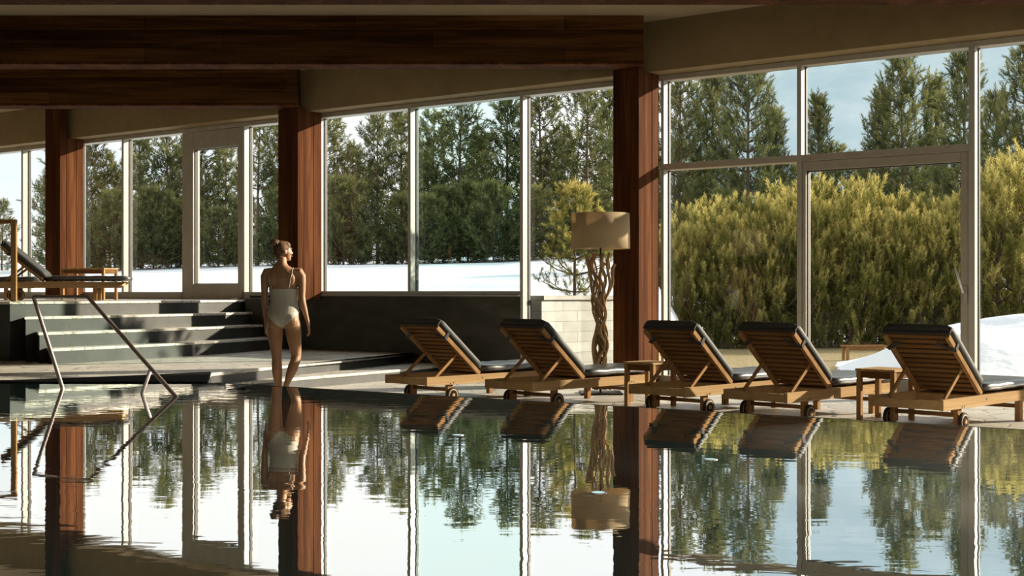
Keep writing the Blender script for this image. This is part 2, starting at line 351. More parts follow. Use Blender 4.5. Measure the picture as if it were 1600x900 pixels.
# raised stone platform, steps and terrace (solid blocks)
pe = [flat(330, 583, PLAT), flat(440, 571.5, PLAT), flat(540, 562, PLAT), flat(600, 556, PLAT), flat(652, 549.5, PLAT)]
se = [flat(345, 600, 0.135), flat(440, 592, 0.135), flat(540, 584, 0.135), flat(625, 577, 0.135), flat(690, 570, 0.135)]
wall_r = wp(tpx(700), 0.1)
def slab(name, poly, z0, z1, topmat, sidemat):
    o = MB().prism(poly, z0, z1-0.03); a = tag(o.build(name, sidemat), kind='structure'); return a
def tread(parent_name, poly, z, ov=0.0):
    n = empty
plat_poly = [(-14, 12.62), (-3.1, 12.62), *pe, wp(tpx(665), 0.1), wp(-12, 0.1), (-14, 24)]
step_poly = [(-3.1, 12.9), *se, wp(tpx(700), 0.1), wp(-6, 0.1), (-3.6, 14)]
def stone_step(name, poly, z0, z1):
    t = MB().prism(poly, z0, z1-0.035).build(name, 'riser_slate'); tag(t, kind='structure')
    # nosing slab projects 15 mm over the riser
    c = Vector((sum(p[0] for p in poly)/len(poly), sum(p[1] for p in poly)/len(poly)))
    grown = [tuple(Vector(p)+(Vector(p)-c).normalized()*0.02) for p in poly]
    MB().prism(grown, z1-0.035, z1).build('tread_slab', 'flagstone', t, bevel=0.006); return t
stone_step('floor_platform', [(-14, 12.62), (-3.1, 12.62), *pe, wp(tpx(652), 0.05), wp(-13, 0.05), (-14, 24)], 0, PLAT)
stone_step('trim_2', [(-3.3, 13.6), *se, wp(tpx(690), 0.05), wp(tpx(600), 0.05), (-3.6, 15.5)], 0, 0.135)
L = [(-5.73, 15.95), (-5.98, 16.2), (-6.25, 16.45), (-6.55, 16.7)]
Rr = [(-3.78, 19.9), (-3.95, 20.25), (-4.12, 20.55), (-4.3, 20.85)]
RIS = (TERR-PLAT)/4
def bow(a, b, k=0.18, n=8):
    a = Vector(a); b = Vector(b); d = (b-a); nrm = Vector((d.y, -d.x)).normalized()
    return [tuple(a+d*(i/n)+nrm*k*math.sin(PI*i/n)) for i in range(n+1)]
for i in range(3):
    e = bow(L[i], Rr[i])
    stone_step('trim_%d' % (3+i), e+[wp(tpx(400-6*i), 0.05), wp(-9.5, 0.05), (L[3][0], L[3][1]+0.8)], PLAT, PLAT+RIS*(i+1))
e = bow(L[3], Rr[3])
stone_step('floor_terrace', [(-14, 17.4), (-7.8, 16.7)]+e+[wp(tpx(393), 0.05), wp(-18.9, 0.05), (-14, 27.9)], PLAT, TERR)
# low dark curb where terrace meets the wall under the post
mb = MB().prism([(-4.34, 20.8), wp(tpx(402), -0.25), wp(tpx(440), -0.25), wp(tpx(440), -0.02), wp(tpx(385), -0.02)], PLAT, TERR+0.03)
tag(mb.build('trim_6', 'slate', bevel=0.02), kind='structure')

# ------------------------------------------------------------------ pool
EC = (-2.96, 12.6); ED = Vector((6.27, -4.33)).normalized()
far = (EC[0]+ED.x*21, EC[1]+ED.y*21)
pool = [(-13.9, 12.6), EC, far, (far[0], -3.9), (-13.9, -3.9)]
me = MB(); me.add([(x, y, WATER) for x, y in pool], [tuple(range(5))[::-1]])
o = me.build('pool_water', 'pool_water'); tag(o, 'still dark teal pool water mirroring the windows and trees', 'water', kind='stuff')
nrm = Vector((-ED.y, ED.x))
kerb = MB().prism([EC, far, (far[0]+nrm.x*0.06, far[1]+nrm.y*0.06), (EC[0]+nrm.x*0.06, EC[1]+nrm.y*0.06+0.05)], 0.0, WATER-0.004)
tag(kerb.build('trim_7', 'wet_slate'), kind='structure')
bas = MB().prism(pool, -0.0, 0.02); tag(bas.build('floor_pool', 'basin_stone'), kind='structure')
cp = MB().prism([(-14, 12.57), (-5.5, 12.57), (-2.99, 12.57), pe[0], (-4.1, 13.5), (-5.04, 12.85), (-14, 12.70)], PLAT-0.02, WATER+0.012)
tag(cp.build('trim_8', 'wet_slate', bevel=0.01), kind='structure')
for px, py, lab in ((715, 680, 'small round glowing light in the pool before the leftmost row lounger'), (1110, 718, 'small round glowing light in the pool, rightmost of three'), (935, 770, 'small round glowing light in the pool beside the mirrored lamp shade')):
    x, y = flat(px, py, WATER)
    l = empty('pool_light', (x, y, WATER-0.002)); tag(l, lab, 'pool light', 'pool lights')
    MB().lathe([(0.036, 0.0), (0.040, 0.003), (0.034, 0.0045)], 24).build('rim', 'steel', l, smooth=True)
    MB().lathe([(0.034, 0.0), (0.030, 0.005), (0.004, 0.006)], 24).build('lens', 'pool_glow', l, smooth=True)

# ------------------------------------------------------------------ glazing
MW = 0.055; MD = 0.19            # mullion width and depth
GO = 0.15                        # glass sits near the outside of the frame
def mullion(par, t, z0, z1, w=MW, d=MD):
    mb = MB(); wbox(mb, t, t+w, 0, d, z0, z1); m = mb.build('mullion', 'mullion_paint', par, world=True, bevel=0.004)
    mb = MB(); wbox(mb, t+w, t+w+0.012, GO-0.03, GO+0.02, z0, z1); wbox(mb, t-0.012, t, GO-0.03, GO+0.02, z0, z1)
    mb.build('gasket', 'gasket', par, world=True); return m
def rail(par, t0, t1, z0, z1, name='rail', d=MD, mat='frame_paint', o0=0.0):
    mb = MB(); wbox(mb, t0, t1, o0, d, z0, z1); return mb.build(name, mat, par, world=True, bevel=0.004)
def pane(par, t0, t1, z0, z1, mat='window_glass'):
    a = wp(t0, GO); b = wp(t1, GO)
    mb = MB(); mb.add([(*a, z0), (*b, z0), (*b, z1), (*a, z1)], [(0, 1, 2, 3)])
    return mb.build('glass', mat, par, world=True, recalc=False)
def win(n, px):
    x, y = wp(tpx(px)); o = empty('window_%d' % n, (x, y, 0)); return tag(o, kind='structure')
HT = FASC-0.0
def head(par, t0, t1): rail(par, t0, t1, HEAD, HT-0.003, 'head_rail')
# bay 0 (far left)
w = win(1, 20); tA, tB = tpx(-90), tpx(72)
head(w, -18.5, tB); zb = TERR+0.001; zg = TERR+0.13
rail(w, -18.5, tB, zb, zg, 'bottom_rail'); m1 = tpx(33); mullion(w, m1, zg, HEAD)
pane(w, -18.5, m1, zg, HEAD); pane(w, m1+MW, tB, zg, HEAD)
# bay 1
w = win(2, 150); t0 = tpx(119); dl, dr = tpx(283), tpx(377)
head(w, t0-0.05, tpx(434)); rail(w, t0-0.05, dl, zb, zg, 'bottom_rail'); rail(w, dr, tpx(434), zb, zg, 'bottom_rail')
mullion(w, t0-0.03, zg, HEAD); m1 = tpx(190); mullion(w, m1, zg, HEAD)
pane(w, t0, m1, zg, HEAD); pane(w, m1+MW, dl, zg, HEAD)
mullion(w, dr, zb, HEAD, 0.07); pane(w, dr+0.07, tpx(434), zg, HEAD)
def door(n, t0, t1, z0, z1, gl, gr, zt, zbm, handle_side, mat='window_glass'):
    x, y = wp(t0); d = empty('door_%d' % n, (x, y, 0)); tag(d, kind='structure')
    mb = MB(); wbox(mb, t0, gl, 0.02, MD-0.02, z0, z1); wbox(mb, gr, t1, 0.02, MD-0.02, z0, z1)
    wbox(mb, gl, gr, 0.02, MD-0.02, zt, z1); wbox(mb, gl, gr, 0.02, MD-0.02, z0, zbm)
    mb.build('door_leaf', 'frame_paint', d, world=True, bevel=0.006)
    mb = MB(); g = 0.012
    wbox(mb, gl, gl+g, 0.06, 0.12, zbm, zt); wbox(mb, gr-g, gr, 0.06, 0.12, zbm, zt); wbox(mb, gl, gr, 0.06, 0.12, zt-g, zt); wbox(mb, gl, gr, 0.06, 0.12, zbm, zbm+g)
    mb.build('gasket', 'gasket', d, world=True)
    pane(d, gl, gr, zbm, zt, mat); return d
dd = door(1, dl, dr-0.002, zb, HEAD-0.005, tpx(300), tpx(370), EYE+2.42, TERR+0.26, 1)
mb = MB(); a = wp(tpx(374), -0.02); mb.tube([(*a, EYE-0.1), (*wp(tpx(374), -0.06), EYE-0.1), (*wp(tpx(366), -0.06), EYE-0.1)], 0.012); mb.build('handle', 'handle_metal', dd, world=True, smooth=True)
# bay 2
w = win(3, 560); t0 = tpx(498); m1, m2, te = tpx(637), tpx(812), tpx(958)
head(w, t0-0.15, te+0.1); zs = EYE+0.02
rail(w, t0-0.15, m2, LOWT+0.02, zs, 'bottom_rail', mat='mullion_paint'); rail(w, m2+MW, te+0.1, 0.002, 0.1, 'bottom_rail')
mullion(w, t0-0.04, zs, HEAD, 0.04); mullion(w, m1, zs, HEAD); mullion(w, m2, 0.002, HEAD)
pane(w, t0, m1, zs, HEAD); pane(w, m1+MW, m2, zs, HEAD, 'tinted_glass'); pane(w, m2+MW, te+0.1, 0.1, HEAD)
# bay 3 with the sliding door
w = win(4, 1140); t0 = tpx(1037); m1, m2 = tpx(1245), tpx(1513)
head(w, t0-0.15, 13.5); rail(w, t0-0.15, m1, 0.002, 0.1, 'bottom_rail'); rail(w, m2+MW, 13.5, 0.002, 0.1, 'bottom_rail')
mullion(w, t0-0.04, 0.1, HEAD, 0.04); mullion(w, m1, 0.1, HEAD); mullion(w, m2, 0.1, HEAD, 0.07)
TR0, TR1 = EYE+1.57, EYE+1.65
rail(w, t0, m1, TR0, TR1, 'transom'); rail(w, m1+MW, m2, TR0, TR1, 'transom')
pane(w, t0, m1, 0.1, TR0); pane(w, t0, m1, TR1, HEAD); pane(w, m1+MW, m2, TR1, HEAD); pane(w, m2+0.07, m2+2.9, 0.1, HEAD)
mullion(w, m2+2.9, 0.1, HEAD); pane(w, m2+2.95, 13.5, 0.1, HEAD)
dd = door(2, m1+MW+0.002, m2-0.002, 0.01, TR0-0.003, m1+MW+0.05, tpx(1500), EYE+1.46, 0.16, 1)
mb = MB(); th = tpx(1508)
wbox(mb, th-0.022, th+0.022, -0.005, 0.02, EYE-0.13, EYE+0.07); mb.build('handle_plate', 'frame_paint', dd, world=True, bevel=0.004)
mb = MB(); mb.tube([(*wp(th, 0.0), EYE+0.0), (*wp(th-0.01, -0.05), EYE+0.0), (*wp(th-0.05, -0.06), EYE+0.14), (*wp(th-0.085, -0.06), EYE+0.27)], 0.012)
mb.build('handle', 'handle_metal', dd, world=True, smooth=True)

# ------------------------------------------------------------------ timber posts and beams
post_labels = ['dark red timber post at far left behind the terrace loungers', 'dark red timber post behind the walking woman', 'tall dark red timber post right behind the driftwood lamp']
corner = [(-8.10, 22.93), (-3.26, 19.47), (1.584, 16.0)]
for i, (cx, cy) in enumerate(corner):
    z0 = TERR if i == 0 else (LOWT+0.0 if i == 1 else 0.0)
    r = empty('timber_post', (cx, cy, z0)); tag(r, post_labels[i], 'post', 'timber posts of the window wall')
    c = Vector((cx, cy)); W = [0.44, 0.42, 0.375][i]
    def pb(mb, a0, a1, b0, b1, z1):   # a along wall to the left, b outdoors
        q = lambda a, b: tuple(c-U*a+NO*b)
        mb.prism([q(a0, b0), q(a1, b0), q(a1, b1), q(a0, b1)], z0+0.001, z1)
    if i == 1: z0 = TERR; 
    mb = MB(); pb(mb, 0.0, W, 0.0, 0.13, BEAMB-0.002 if i else CEIL-0.002); mb.build('core', 'post_wood', r, world=True, bevel=0.008)
    mb = MB(); pb(mb, 0.004, W-0.01, 0.134, 0.34, FASC-0.002); mb.build('cladding_board', 'post_wood', r, world=True, bevel=0.006)
    mb = MB(); pb(mb, 0.0, W, 0.344, 0.52 if i else 0.5, FASC-0.002); mb.build('cladding_board', 'post_wood', r, world=True, bevel=0.006)
beam_labels = ['long reclaimed timber ceiling beam ending at the lamp post', 'timber ceiling beam ending above the walking woman', 'dark timber ceiling beam along the very top of the view']
for (x1, y, lab) in ((1.63, 16.0, beam_labels[0]), (-3.25, 19.5, beam_labels[1]), (6.5, 12.38, beam_labels[2])):
    r = empty('ceiling_beam', ((x1-14)/2, y, BEAMB)); tag(r, lab, 'beam', 'timber ceiling beams')
    z1 = CEIL-0.002
    mb = MB().box((-13.98, y-0.16, BEAMB+0.03), (x1, y-0.125, z1)); mb.build('face_board', 'beam_wood', r, world=True, bevel=0.004)
    mb = MB().box((-13.98, y-0.124, BEAMB+0.03), (x1-0.01, y+0.124, z1)); mb.build('core', 'beam_wood', r, world=True)
    mb = MB().box((-13.98, y+0.125, BEAMB+0.03), (x1, y+0.16, z1)); mb.build('face_board', 'beam_wood', r, world=True, bevel=0.004)
    mb = MB().box((-13.98, y-0.175, BEAMB), (x1+0.01, y+0.175, BEAMB+0.028)); mb.build('soffit_board', 'post_wood', r, world=True, bevel=0.004)

# ------------------------------------------------------------------ sun loungers
def arch_cushion(w, th, path, n=10):
    """padded slab following path of (y,z) points along its underside, rounded edges"""
    prof = []
    for k in range(24):
        a = 2*PI*k/24; ca, sa = math.cos(a), math.sin(a); e = 0.28
        prof.append((w/2*math.copysign(abs(ca)**e, ca), th/2*math.copysign(abs(sa)**0.5, sa)))
    mb = MB(); vs = []; P = [Vector((0, y, z)) for y, z in path]
    for i, p in enumerate(P):
        d = (P[min(i+1, len(P)-1)]-P[max(i-1, 0)]).normalized(); nn = Vector((0, -d.z, d.y))
        s = 0.90 if i in (0, len(P)-1) else 1.0; st = 0.55 if i in (0, len(P)-1) else 1.0
        for a, b in prof: vs.append(p+Vector((a*s, 0, 0))+nn*(th/2+b*st))
    m = len(P); k = 24
    mb.add(vs, [(i*k+j, i*k+(j+1) % k, (i+1)*k+(j+1) % k, (i+1)*k+j) for i in range(m-1) for j in range(k)]+[tuple(range(k))[::-1], tuple(range((m-1)*k, m*k))])
    return mb
HY_, HZ = 0.80, 0.285; TOPY, TOPZ = 0.185, 0.80
def make_lounger():
    r = empty('sun_lounger')
    mb = MB()
    for s in (-1, 1):
        x = s*0.325
        mb.add([(x-0.016, 0, 0.19), (x+0.016, 0, 0.19), (x+0.016, 1.85, 0.19), (x-0.016, 1.85, 0.19), (x-0.016, 0, 0.282), (x+0.016, 0, 0.282), (x+0.016, 2.0, 0.282), (x-0.016, 2.0, 0.282)],
               [(0, 3, 2, 1), (4, 5, 6, 7), (0, 1, 5, 4), (1, 2, 6, 5), (2, 3, 7, 6), (3, 0, 4, 7)])
    mb.box((-0.308, 0.0, 0.195), (0.308, 0.025, 0.27)); mb.box((-0.308, 0.79, 0.20), (0.308, 0.82, 0.27)); mb.box((-0.308, 1.9, 0.22), (0.308, 1.925, 0.275))
    mb.build('frame', 'teak_long', r, bevel=0.004)
    mb = MB()
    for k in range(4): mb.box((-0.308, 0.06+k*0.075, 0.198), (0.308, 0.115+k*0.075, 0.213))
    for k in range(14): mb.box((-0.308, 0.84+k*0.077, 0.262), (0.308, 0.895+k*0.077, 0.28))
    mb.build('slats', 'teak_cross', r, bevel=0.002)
    d = Vector((0, TOPY-HY_, TOPZ-HZ)); Ln = d.length; d.normalize(); up = Vector((0, d.z, -d.y))   # up = sitting side
    b = MB()
    H = Vector((0, HY_, HZ))
    for s in (-1, 1): b.bar(H+Vector((s*0.285, 0, 0)), H+d*Ln+Vector((s*0.285, 0, 0)), 0.034, 0.045, up=up)
    bk = b.build('backrest', 'teak_leg', r, bevel=0.003)
    b = MB(); ns = 12
    for k in range(ns):
        c = H+d*(0.035+k*(Ln-0.06)/(ns-1))+up*0.012; b.bar(c-Vector((0.268, 0, 0)), c+Vector((0.268, 0, 0)), 0.045, 0.014, up=up)
    b.build('back_slats', 'teak_cross', bk, bevel=0.002)
    for s in (-1, 1):
        MB().bar((s*0.25, 0.20, 0.27), tuple(H+d*(Ln*0.46)+Vector((s*0.25, 0, 0))-up*0.02), 0.022, 0.032).build('prop', 'teak_leg', r, bevel=0.003)
    for s in (-1, 1):
        MB().box((s*0.29-0.02, 0.32, 0.045), (s*0.29+0.02, 0.395, 0.19)).build('leg', 'teak_leg', r, bevel=0.004)
        MB().box((s*0.305-0.026, 1.50, 0.0), (s*0.305+0.026, 1.56, 0.195)).build('leg', 'teak_leg', r, bevel=0.004)
    MB().box((-0.27, 0.34, 0.115), (0.27, 0.375, 0.15)).build('stretcher', 'teak_cross', r, bevel=0.003)
    MB().box((-0.28, 1.515, 0.12), (0.28, 1.545, 0.155)).build('stretcher', 'teak_cross', r, bevel=0.003)
    for s in (-1, 1):
        wl = MB().lathe([(0.060, -0.014), (0.070, -0.016), (0.080, -0.010), (0.080, 0.010), (0.070, 0.016), (0.060, 0.014)], 28, (s*0.345, 0.357, 0.08), 'x').build('wheel', 'rubber', r, smooth=False, bevel=0.001)
        MB().lathe([(0.02, -0.022), (0.055, -0.018), (0.0625, -0.0155), (0.0625, 0.0155), (0.055, 0.018), (0.05, 0.014), (0.022, 0.014), (0.018, 0.024)], 28, (s*0.345, 0.357, 0.08), 'x').build('hub', 'wheel_wood', wl)
    for s in (1,):
        for (y, z) in ((0.335, 0.205), (0.38, 0.208), (0.80, 0.245), (1.51, 0.215), (1.55, 0.215)): MB().lathe([(0.007, -0.002), (0.007, 0.002)], 8, (s*0.342, y, z), 'x').build('bolt', 'dark_steel', r)
    # cushion: seat part and back part, meeting at the fold
    seat = [(0.84+i*(2.03-0.84)/12, 0.288+(0.006 if i % 3 else 0)) for i in range(13)]
    arch_cushion(0.62, 0.085, seat).build('mattress', 'cushion', r, smooth=True)
    pts = []
    for i in range(13):
        p = H+d*(0.02+i*(Ln+0.02)/12)+up*(0.022); pts.append((p.y, p.z))
    mt = arch_cushion(0.63, -0.095, pts).build('back_cushion', 'back_fabric', r, smooth=True)
    # flap of the cover hooked over the top of the back, and the tie band
    top = H+d*(Ln+0.015); fb = MB()
    fb.bar(top+up*0.045-Vector((0.31, 0, 0)), top+up*0.045+Vector((0.31, 0, 0)), 0.02, 0.075, up=up)
    fb.build('cover_flap', 'strap_fabric', mt, bevel=0.008)
    c = H+d*(Ln*0.80)
    for s in (-1, 1):
        sb = MB()
        sb.bar(c+Vector((s*0.308, 0, 0))-up*0.03, c+Vector((s*0.308, 0, 0))+up*0.05, 0.008, 0.035, up=d)
        sb.bar(c+Vector((s*0.31, 0, 0))-up*0.03, c+Vector((s*0.17, 0, 0))-up*0.032+d*0.10, 0.035, 0.006, up=up)
        sb.build('strap', 'strap_fabric', mt)
    return r
proto = make_lounger()
wheels = [(-0.63, 13.55), (0.46, 12.8), (1.86, 12.1), (2.67, 11.48), (3.79, 10.74)]
ll = ['teak sun lounger with charcoal cushion, leftmost in the poolside row before the dark wall',
      'teak sun lounger with charcoal cushion, directly left of the driftwood lamp',
      'teak sun lounger with charcoal cushion behind the left side table, below the tall post',
      'teak sun lounger with charcoal cushion, second from right in the poolside row',
      'teak sun lounger with charcoal cushion, rightmost in the poolside row']
def place_by_wheel(o, wx, wy, ang):
    lx, ly = 0.345, 0.357; c, s = math.cos(ang), math.sin(ang)
    o.location = (wx-(lx*c-ly*s), wy-(lx*s+ly*c), 0); o.rotation_euler = (0, 0, ang)
for i, (wx, wy) in enumerate(wheels):
    o = proto if i == 0 else copy_tree(proto)
    place_by_wheel(o, wx, wy, math.radians(-45)); tag(o, ll[i], 'sun lounger', 'sun loungers')
for (hx, hy, ang, lab) in ((-7.87, 19.35, -78, 'teak sun lounger on the raised terrace at far left, nearer one'), (-9.62, 20.4, -79, 'teak sun lounger on the raised terrace, farther one behind the glass screen')):
    o = copy_tree(proto); o.location = (hx, hy, TERR); o.rotation_euler = (0, 0, math.radians(ang)); tag(o, lab, 'sun lounger', 'sun loungers')

def side_table(x, y, z, rz, w, dp, h, lab):
    r = empty('side_table', (x, y, z), rz); tag(r, lab, 'side table', 'teak side tables')
    mb = MB(); n = 5
    for k in range(n): mb.box((-w/2+k*w/n+0.003, -dp/2, h-0.022), (-w/2+(k+1)*w/n-0.003, dp/2, h))
    mb.build('table_top', 'teak_long', r, bevel=0.003)
    mb = MB(); a = w/2-0.02; b = dp/2-0.02
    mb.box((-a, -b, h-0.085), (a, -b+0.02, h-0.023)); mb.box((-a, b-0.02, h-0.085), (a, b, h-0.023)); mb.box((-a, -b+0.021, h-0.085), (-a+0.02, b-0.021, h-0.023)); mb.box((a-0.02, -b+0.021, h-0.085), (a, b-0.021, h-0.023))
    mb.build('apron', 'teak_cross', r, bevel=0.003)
    for sx in (-1, 1):
        for sy in (-1, 1):
            cx, cy = sx*(a-0.012), sy*(b-0.012); MB().box((cx-0.022, cy-0.022, 0), (cx+0.022, cy+0.022, h-0.024)).build('leg', 'teak_leg', r, bevel=0.003)
    return r
side_table(1.42, 13.15, 0, math.radians(-45), 0.40, 0.40, 0.455, 'small teak side table between the loungers right of the lamp')
side_table(3.42, 11.72, 0, math.radians(-45), 0.40, 0.40, 0.47, 'small teak side table left of the rightmost lounger')
side_table(-6.98, 21.15, TERR, math.radians(-10), 0.78, 0.5, 0.52, 'wide teak side table behind the terrace lounger')
x, y = X_at(1350, 21.3), 21.3

# ------------------------------------------------------------------ driftwood floor lamp
lx, ly = 1.02, 14.75
lamp = empty('floor_lamp', (lx, ly, 0)); tag(lamp, 'tall floor lamp of twisted driftwood stems with a beige drum shade', 'floor lamp')
MB().box((-0.24, -0.24, 0), (0.24, 0.24, 0.02)).build('base', 'dark_steel', lamp, bevel=0.004)
MB().tube([(0, 0, 0.02), (0, 0, 1.74)], 0.011).build('pole', 'dark_steel', lamp, smooth=True)
rnd = random.Random(3)
for k in range(15):
    a0 = 2*PI*k/15+rnd.uniform(-.2, .2); ph = rnd.uniform(0, 2*PI); fr = rnd.uniform(2.2, 4.2); am = rnd.uniform(0.018, 0.034)
    zt = rnd.uniform(1.45, 1.64); pts = []; rr = []
    for i in range(40):
        f = i/39; z = 0.05+f*(zt-0.05)
        base = 0.062+0.018*math.sin(f*6+k)+0.105*max(0, (f-0.5)/0.5)**1.5
        if k % 3 == 0: base *= 0.55
        a = a0+0.5*math.sin(f*fr*1.3+ph)
        pts.append((base*math.cos(a)+am*math.sin(f*fr*2*PI+ph), base*math.sin(a)+am*math.cos(f*fr*2*PI*0.9+ph*2), z))
        rr.append(0.0125+0.0045*math.sin(f*9+ph)+0.004*(1-f)+(0.005 if f > 0.9 else 0))
    MB().tube(pts, rr, 8).build('driftwood_stem', 'driftwood', lamp, smooth=True)
sh = MB(); n = 48; z0, z1 = EYE+0.505, EYE+0.91
vs = []
for (r_, z) in ((0.342, z0), (0.333, z1), (0.329, z1), (0.338, z0)):
    for k in range(n): vs.append((r_*math.cos(2*PI*k/n), r_*math.sin(2*PI*k/n), z))
sh.add(vs, [(i*n+k, i*n+(k+1) % n, ((i+1) % 4)*n+(k+1) % n, ((i+1) % 4)*n+k) for i in range(4) for k in range(n)])
shade = sh.build('lamp_shade', 'lamp_shade_linen', lamp, smooth=False)
for p in shade.data.polygons: p.use_smooth = True
sp = MB()
for k in range(3):
    a = 2*PI*k/3; sp.tube([(0, 0, 1.74), (0.333*math.cos(a), 0.333*math.sin(a), 1.74)], 0.003, 6)
sp.build('shade_ring', 'dark_steel', shade)
MB().ball((0, 0, 1.80), (0.035, 0.035, 0.05)).build('bulb', 'cap_stone', lamp, smooth=True)

# ------------------------------------------------------------------ pool handrail
A = (-4.16, 11.85); A2 = (-4.56, 12.2); B2 = (-3.9, 11.77); Cc = (-2.86, 10.9)
hz = EYE-0.042
def fillet(pts, r=0.05, n=5):
    out = [Vector(pts[0])]
    for i in range(1, len(pts)-1):
        p = Vector(pts[i]); a = (Vector(pts[i-1])-p).normalized(); b = (Vector(pts[i+1])-p).normalized()
        for k in range(n+1):
            t = k/n; out.append((p+a*r)*(1-t)**2+p*2*t*(1-t)+(p+b*r)*t**2)
    out.append(Vector(pts[-1])); return out
hr = empty('pool_handrail', (-3.9, 11.7, WATER)); tag(hr, 'slim steel tube handrail rising out of the pool at left', 'handrail')
MB().tube(fillet([(*A, 0.03), (*A, WATER-0.0), (*A2, hz), (*B2, hz), (*Cc, WATER), (Cc[0]+0.25, Cc[1]-0.2, 0.07)], 0.02), 0.0185, 12).build('rail_tube', 'steel', hr, smooth=True, world=True)
f = 0.73; S = Vector((B2[0]+(Cc[0]-B2[0])*f, B2[1]+(Cc[1]-B2[1])*f, hz+(WATER-hz)*f))
MB().tube([tuple(S), (X_at(222, 11.25), 11.25, WATER), (X_at(222, 11.25)-0.06, 11.3, 0.05)], 0.0165, 12).build('brace', 'steel', hr, smooth=True, world=True)
# the glass screen on the terrace edge
gs = empty('glass_screen', (-6.62, 17.0, TERR)); tag(gs, 'framed glass balustrade screen at the left edge of the terrace', 'glass screen')
gx, gy = X_at(22, 17.0), 17.0; gt = EYE+0.97
MB().box((gx-0.035, gy-0.025, TERR), (gx+0.035, gy+0.025, gt)).build('screen_post', 'teak_leg', gs, world=True, bevel=0.004)
MB().box((gx-1.6, gy-0.025, gt-0.055), (gx-0.036, gy+0.025, gt)).build('top_rail', 'teak_cross', gs, world=True, bevel=0.004)
MB().box((gx-1.67, gy-0.025, TERR), (gx-1.601, gy+0.025, gt)).build('screen_post', 'teak_leg', gs, world=True, bevel=0.004)
mb = MB(); mb.add([(gx-1.6, gy, TERR+0.01), (gx-0.036, gy, TERR+0.01), (gx-0.036, gy, gt-0.056), (gx-1.6, gy, gt-0.056)], [(0, 1, 2, 3)]); mb.build('glass', 'window_glass', gs, world=True)
# faint steam drifting low over the right part of the pool
m, nt, out = newmat('steam')
n = N(nt, 'ShaderNodeTexNoise', Scale=1.1, Detail=3); nt.links.new(coords(nt, (1, 1, 2)), n.inputs['Vector'])
rg = N(nt, 'ShaderNodeMapRange'); rg.inputs[1].default_value = 0.46; rg.inputs[2].default_value = 0.75; rg.inputs[3].default_value = 0.02; rg.inputs[4].default_value = 0.17
nt.links.new(n.outputs[0], rg.inputs[0])
vs2 = N(nt, 'ShaderNodeVolumeScatter', Color=(1, 0.97, 0.92, 1), Anisotropy=0.5); nt.links.new(rg.outputs[0], vs2.inputs['Density']); nt.links.new(vs2.outputs[0], out.inputs['Volume'])
st = MB().ball((1.75, 5.1, 0.43), (1.3, 1.7, 0.14), 24, 12).build('steam', 'steam', smooth=True); tag(st, 'faint steam drifting low over the pool at right', 'steam', kind='stuff')
# ------------------------------------------------------------------ the walking woman
def evaluated(o):
    dg = bpy.context.evaluated_depsgraph_get(); dg.update()
    return bpy.data.meshes.new_from_object(o.evaluated_get(dg))
def melt(mb, name, mat, parent, voxel, smooth_it=4, fac=0.5):
    """fuse overlapping lofts into one continuous skin"""
    o = mb.build(name, mat, None, recalc=False)
    r = o.modifiers.new('fuse', 'REMESH'); r.mode = 'VOXEL'; r.voxel_size = voxel; r.use_smooth_shade = True
    s = o.modifiers.new('soft', 'SMOOTH'); s.factor = fac; s.iterations = smooth_it
    me = evaluated(o); o.modifiers.clear(); o.data = me; me.materials.clear(); me.materials.append(MATS[mat])
    for p in me.polygons: p.use_smooth = True
    o.parent = parent; return o
woman = empty('person', (X_at(440, 13.17), 13.17, 0.0)); tag(woman, 'woman from behind in cream backless swimsuit, hair in bun, walking beside the pool', 'person')
b = MB()
def limb(mb, pts, n=18):
    """pts: (x, y, z, rx, ry) cross-sections square to the limb"""
    P = [Vector(p[:3]) for p in pts]; rs = []
    for i, p in enumerate(P):
        d = (P[min(i+1, len(P)-1)]-P[max(i-1, 0)]).normalized()
        u = Vector((0, 1, 0)).cross(d).normalized(); v = d.cross(u).normalized()
        rs.append((p, u*pts[i][3], v*pts[i][4]))
    mb.rings(rs, n)
def level(mb, pts, n=28): mb.rings([((x, y, z), (rx, 0, 0), (0, ry, 0)) for x, y, z, rx, ry in pts], n)
# trunk
level(b, [(0.02, 0.0, 0.80, 0.06, 0.06), (0.018, -0.005, 0.835, 0.135, 0.10), (0.018, -0.008, 0.88, 0.165, 0.118), (0.018, -0.004, 0.93, 0.166, 0.118), (0.02, 0.002, 0.985, 0.154, 0.104), (0.022, 0.008, 1.05, 0.136, 0.09),
          (0.022, 0.01, 1.11, 0.132, 0.088), (0.018, 0.008, 1.18, 0.140, 0.096), (0.014, 0.004, 1.25, 0.152, 0.104), (0.010, 0.0, 1.31, 0.160, 0.104), (0.006, 0.0, 1.36, 0.168, 0.092), (0.004, -0.002, 1.395, 0.150, 0.074), (0.002, -0.004, 1.42, 0.105, 0.062), (0, -0.002, 1.445, 0.066, 0.056), (0, 0.004, 1.475, 0.050, 0.052), (0, 0.012, 1.53, 0.048, 0.052)])
# seat and bust
b.ball((-0.056, -0.058, 0.875), (0.088, 0.072, 0.088)); b.ball((0.094, -0.058, 0.875), (0.088, 0.072, 0.088))
b.ball((-0.055, 0.085, 1.245), (0.062, 0.055, 0.06)); b.ball((0.085, 0.085, 1.245), (0.062, 0.055, 0.06))
b.ball((-0.07, -0.072, 1.30), (0.065, 0.028, 0.075)); b.ball((0.085, -0.072, 1.30), (0.065, 0.028, 0.075))   # shoulder blades
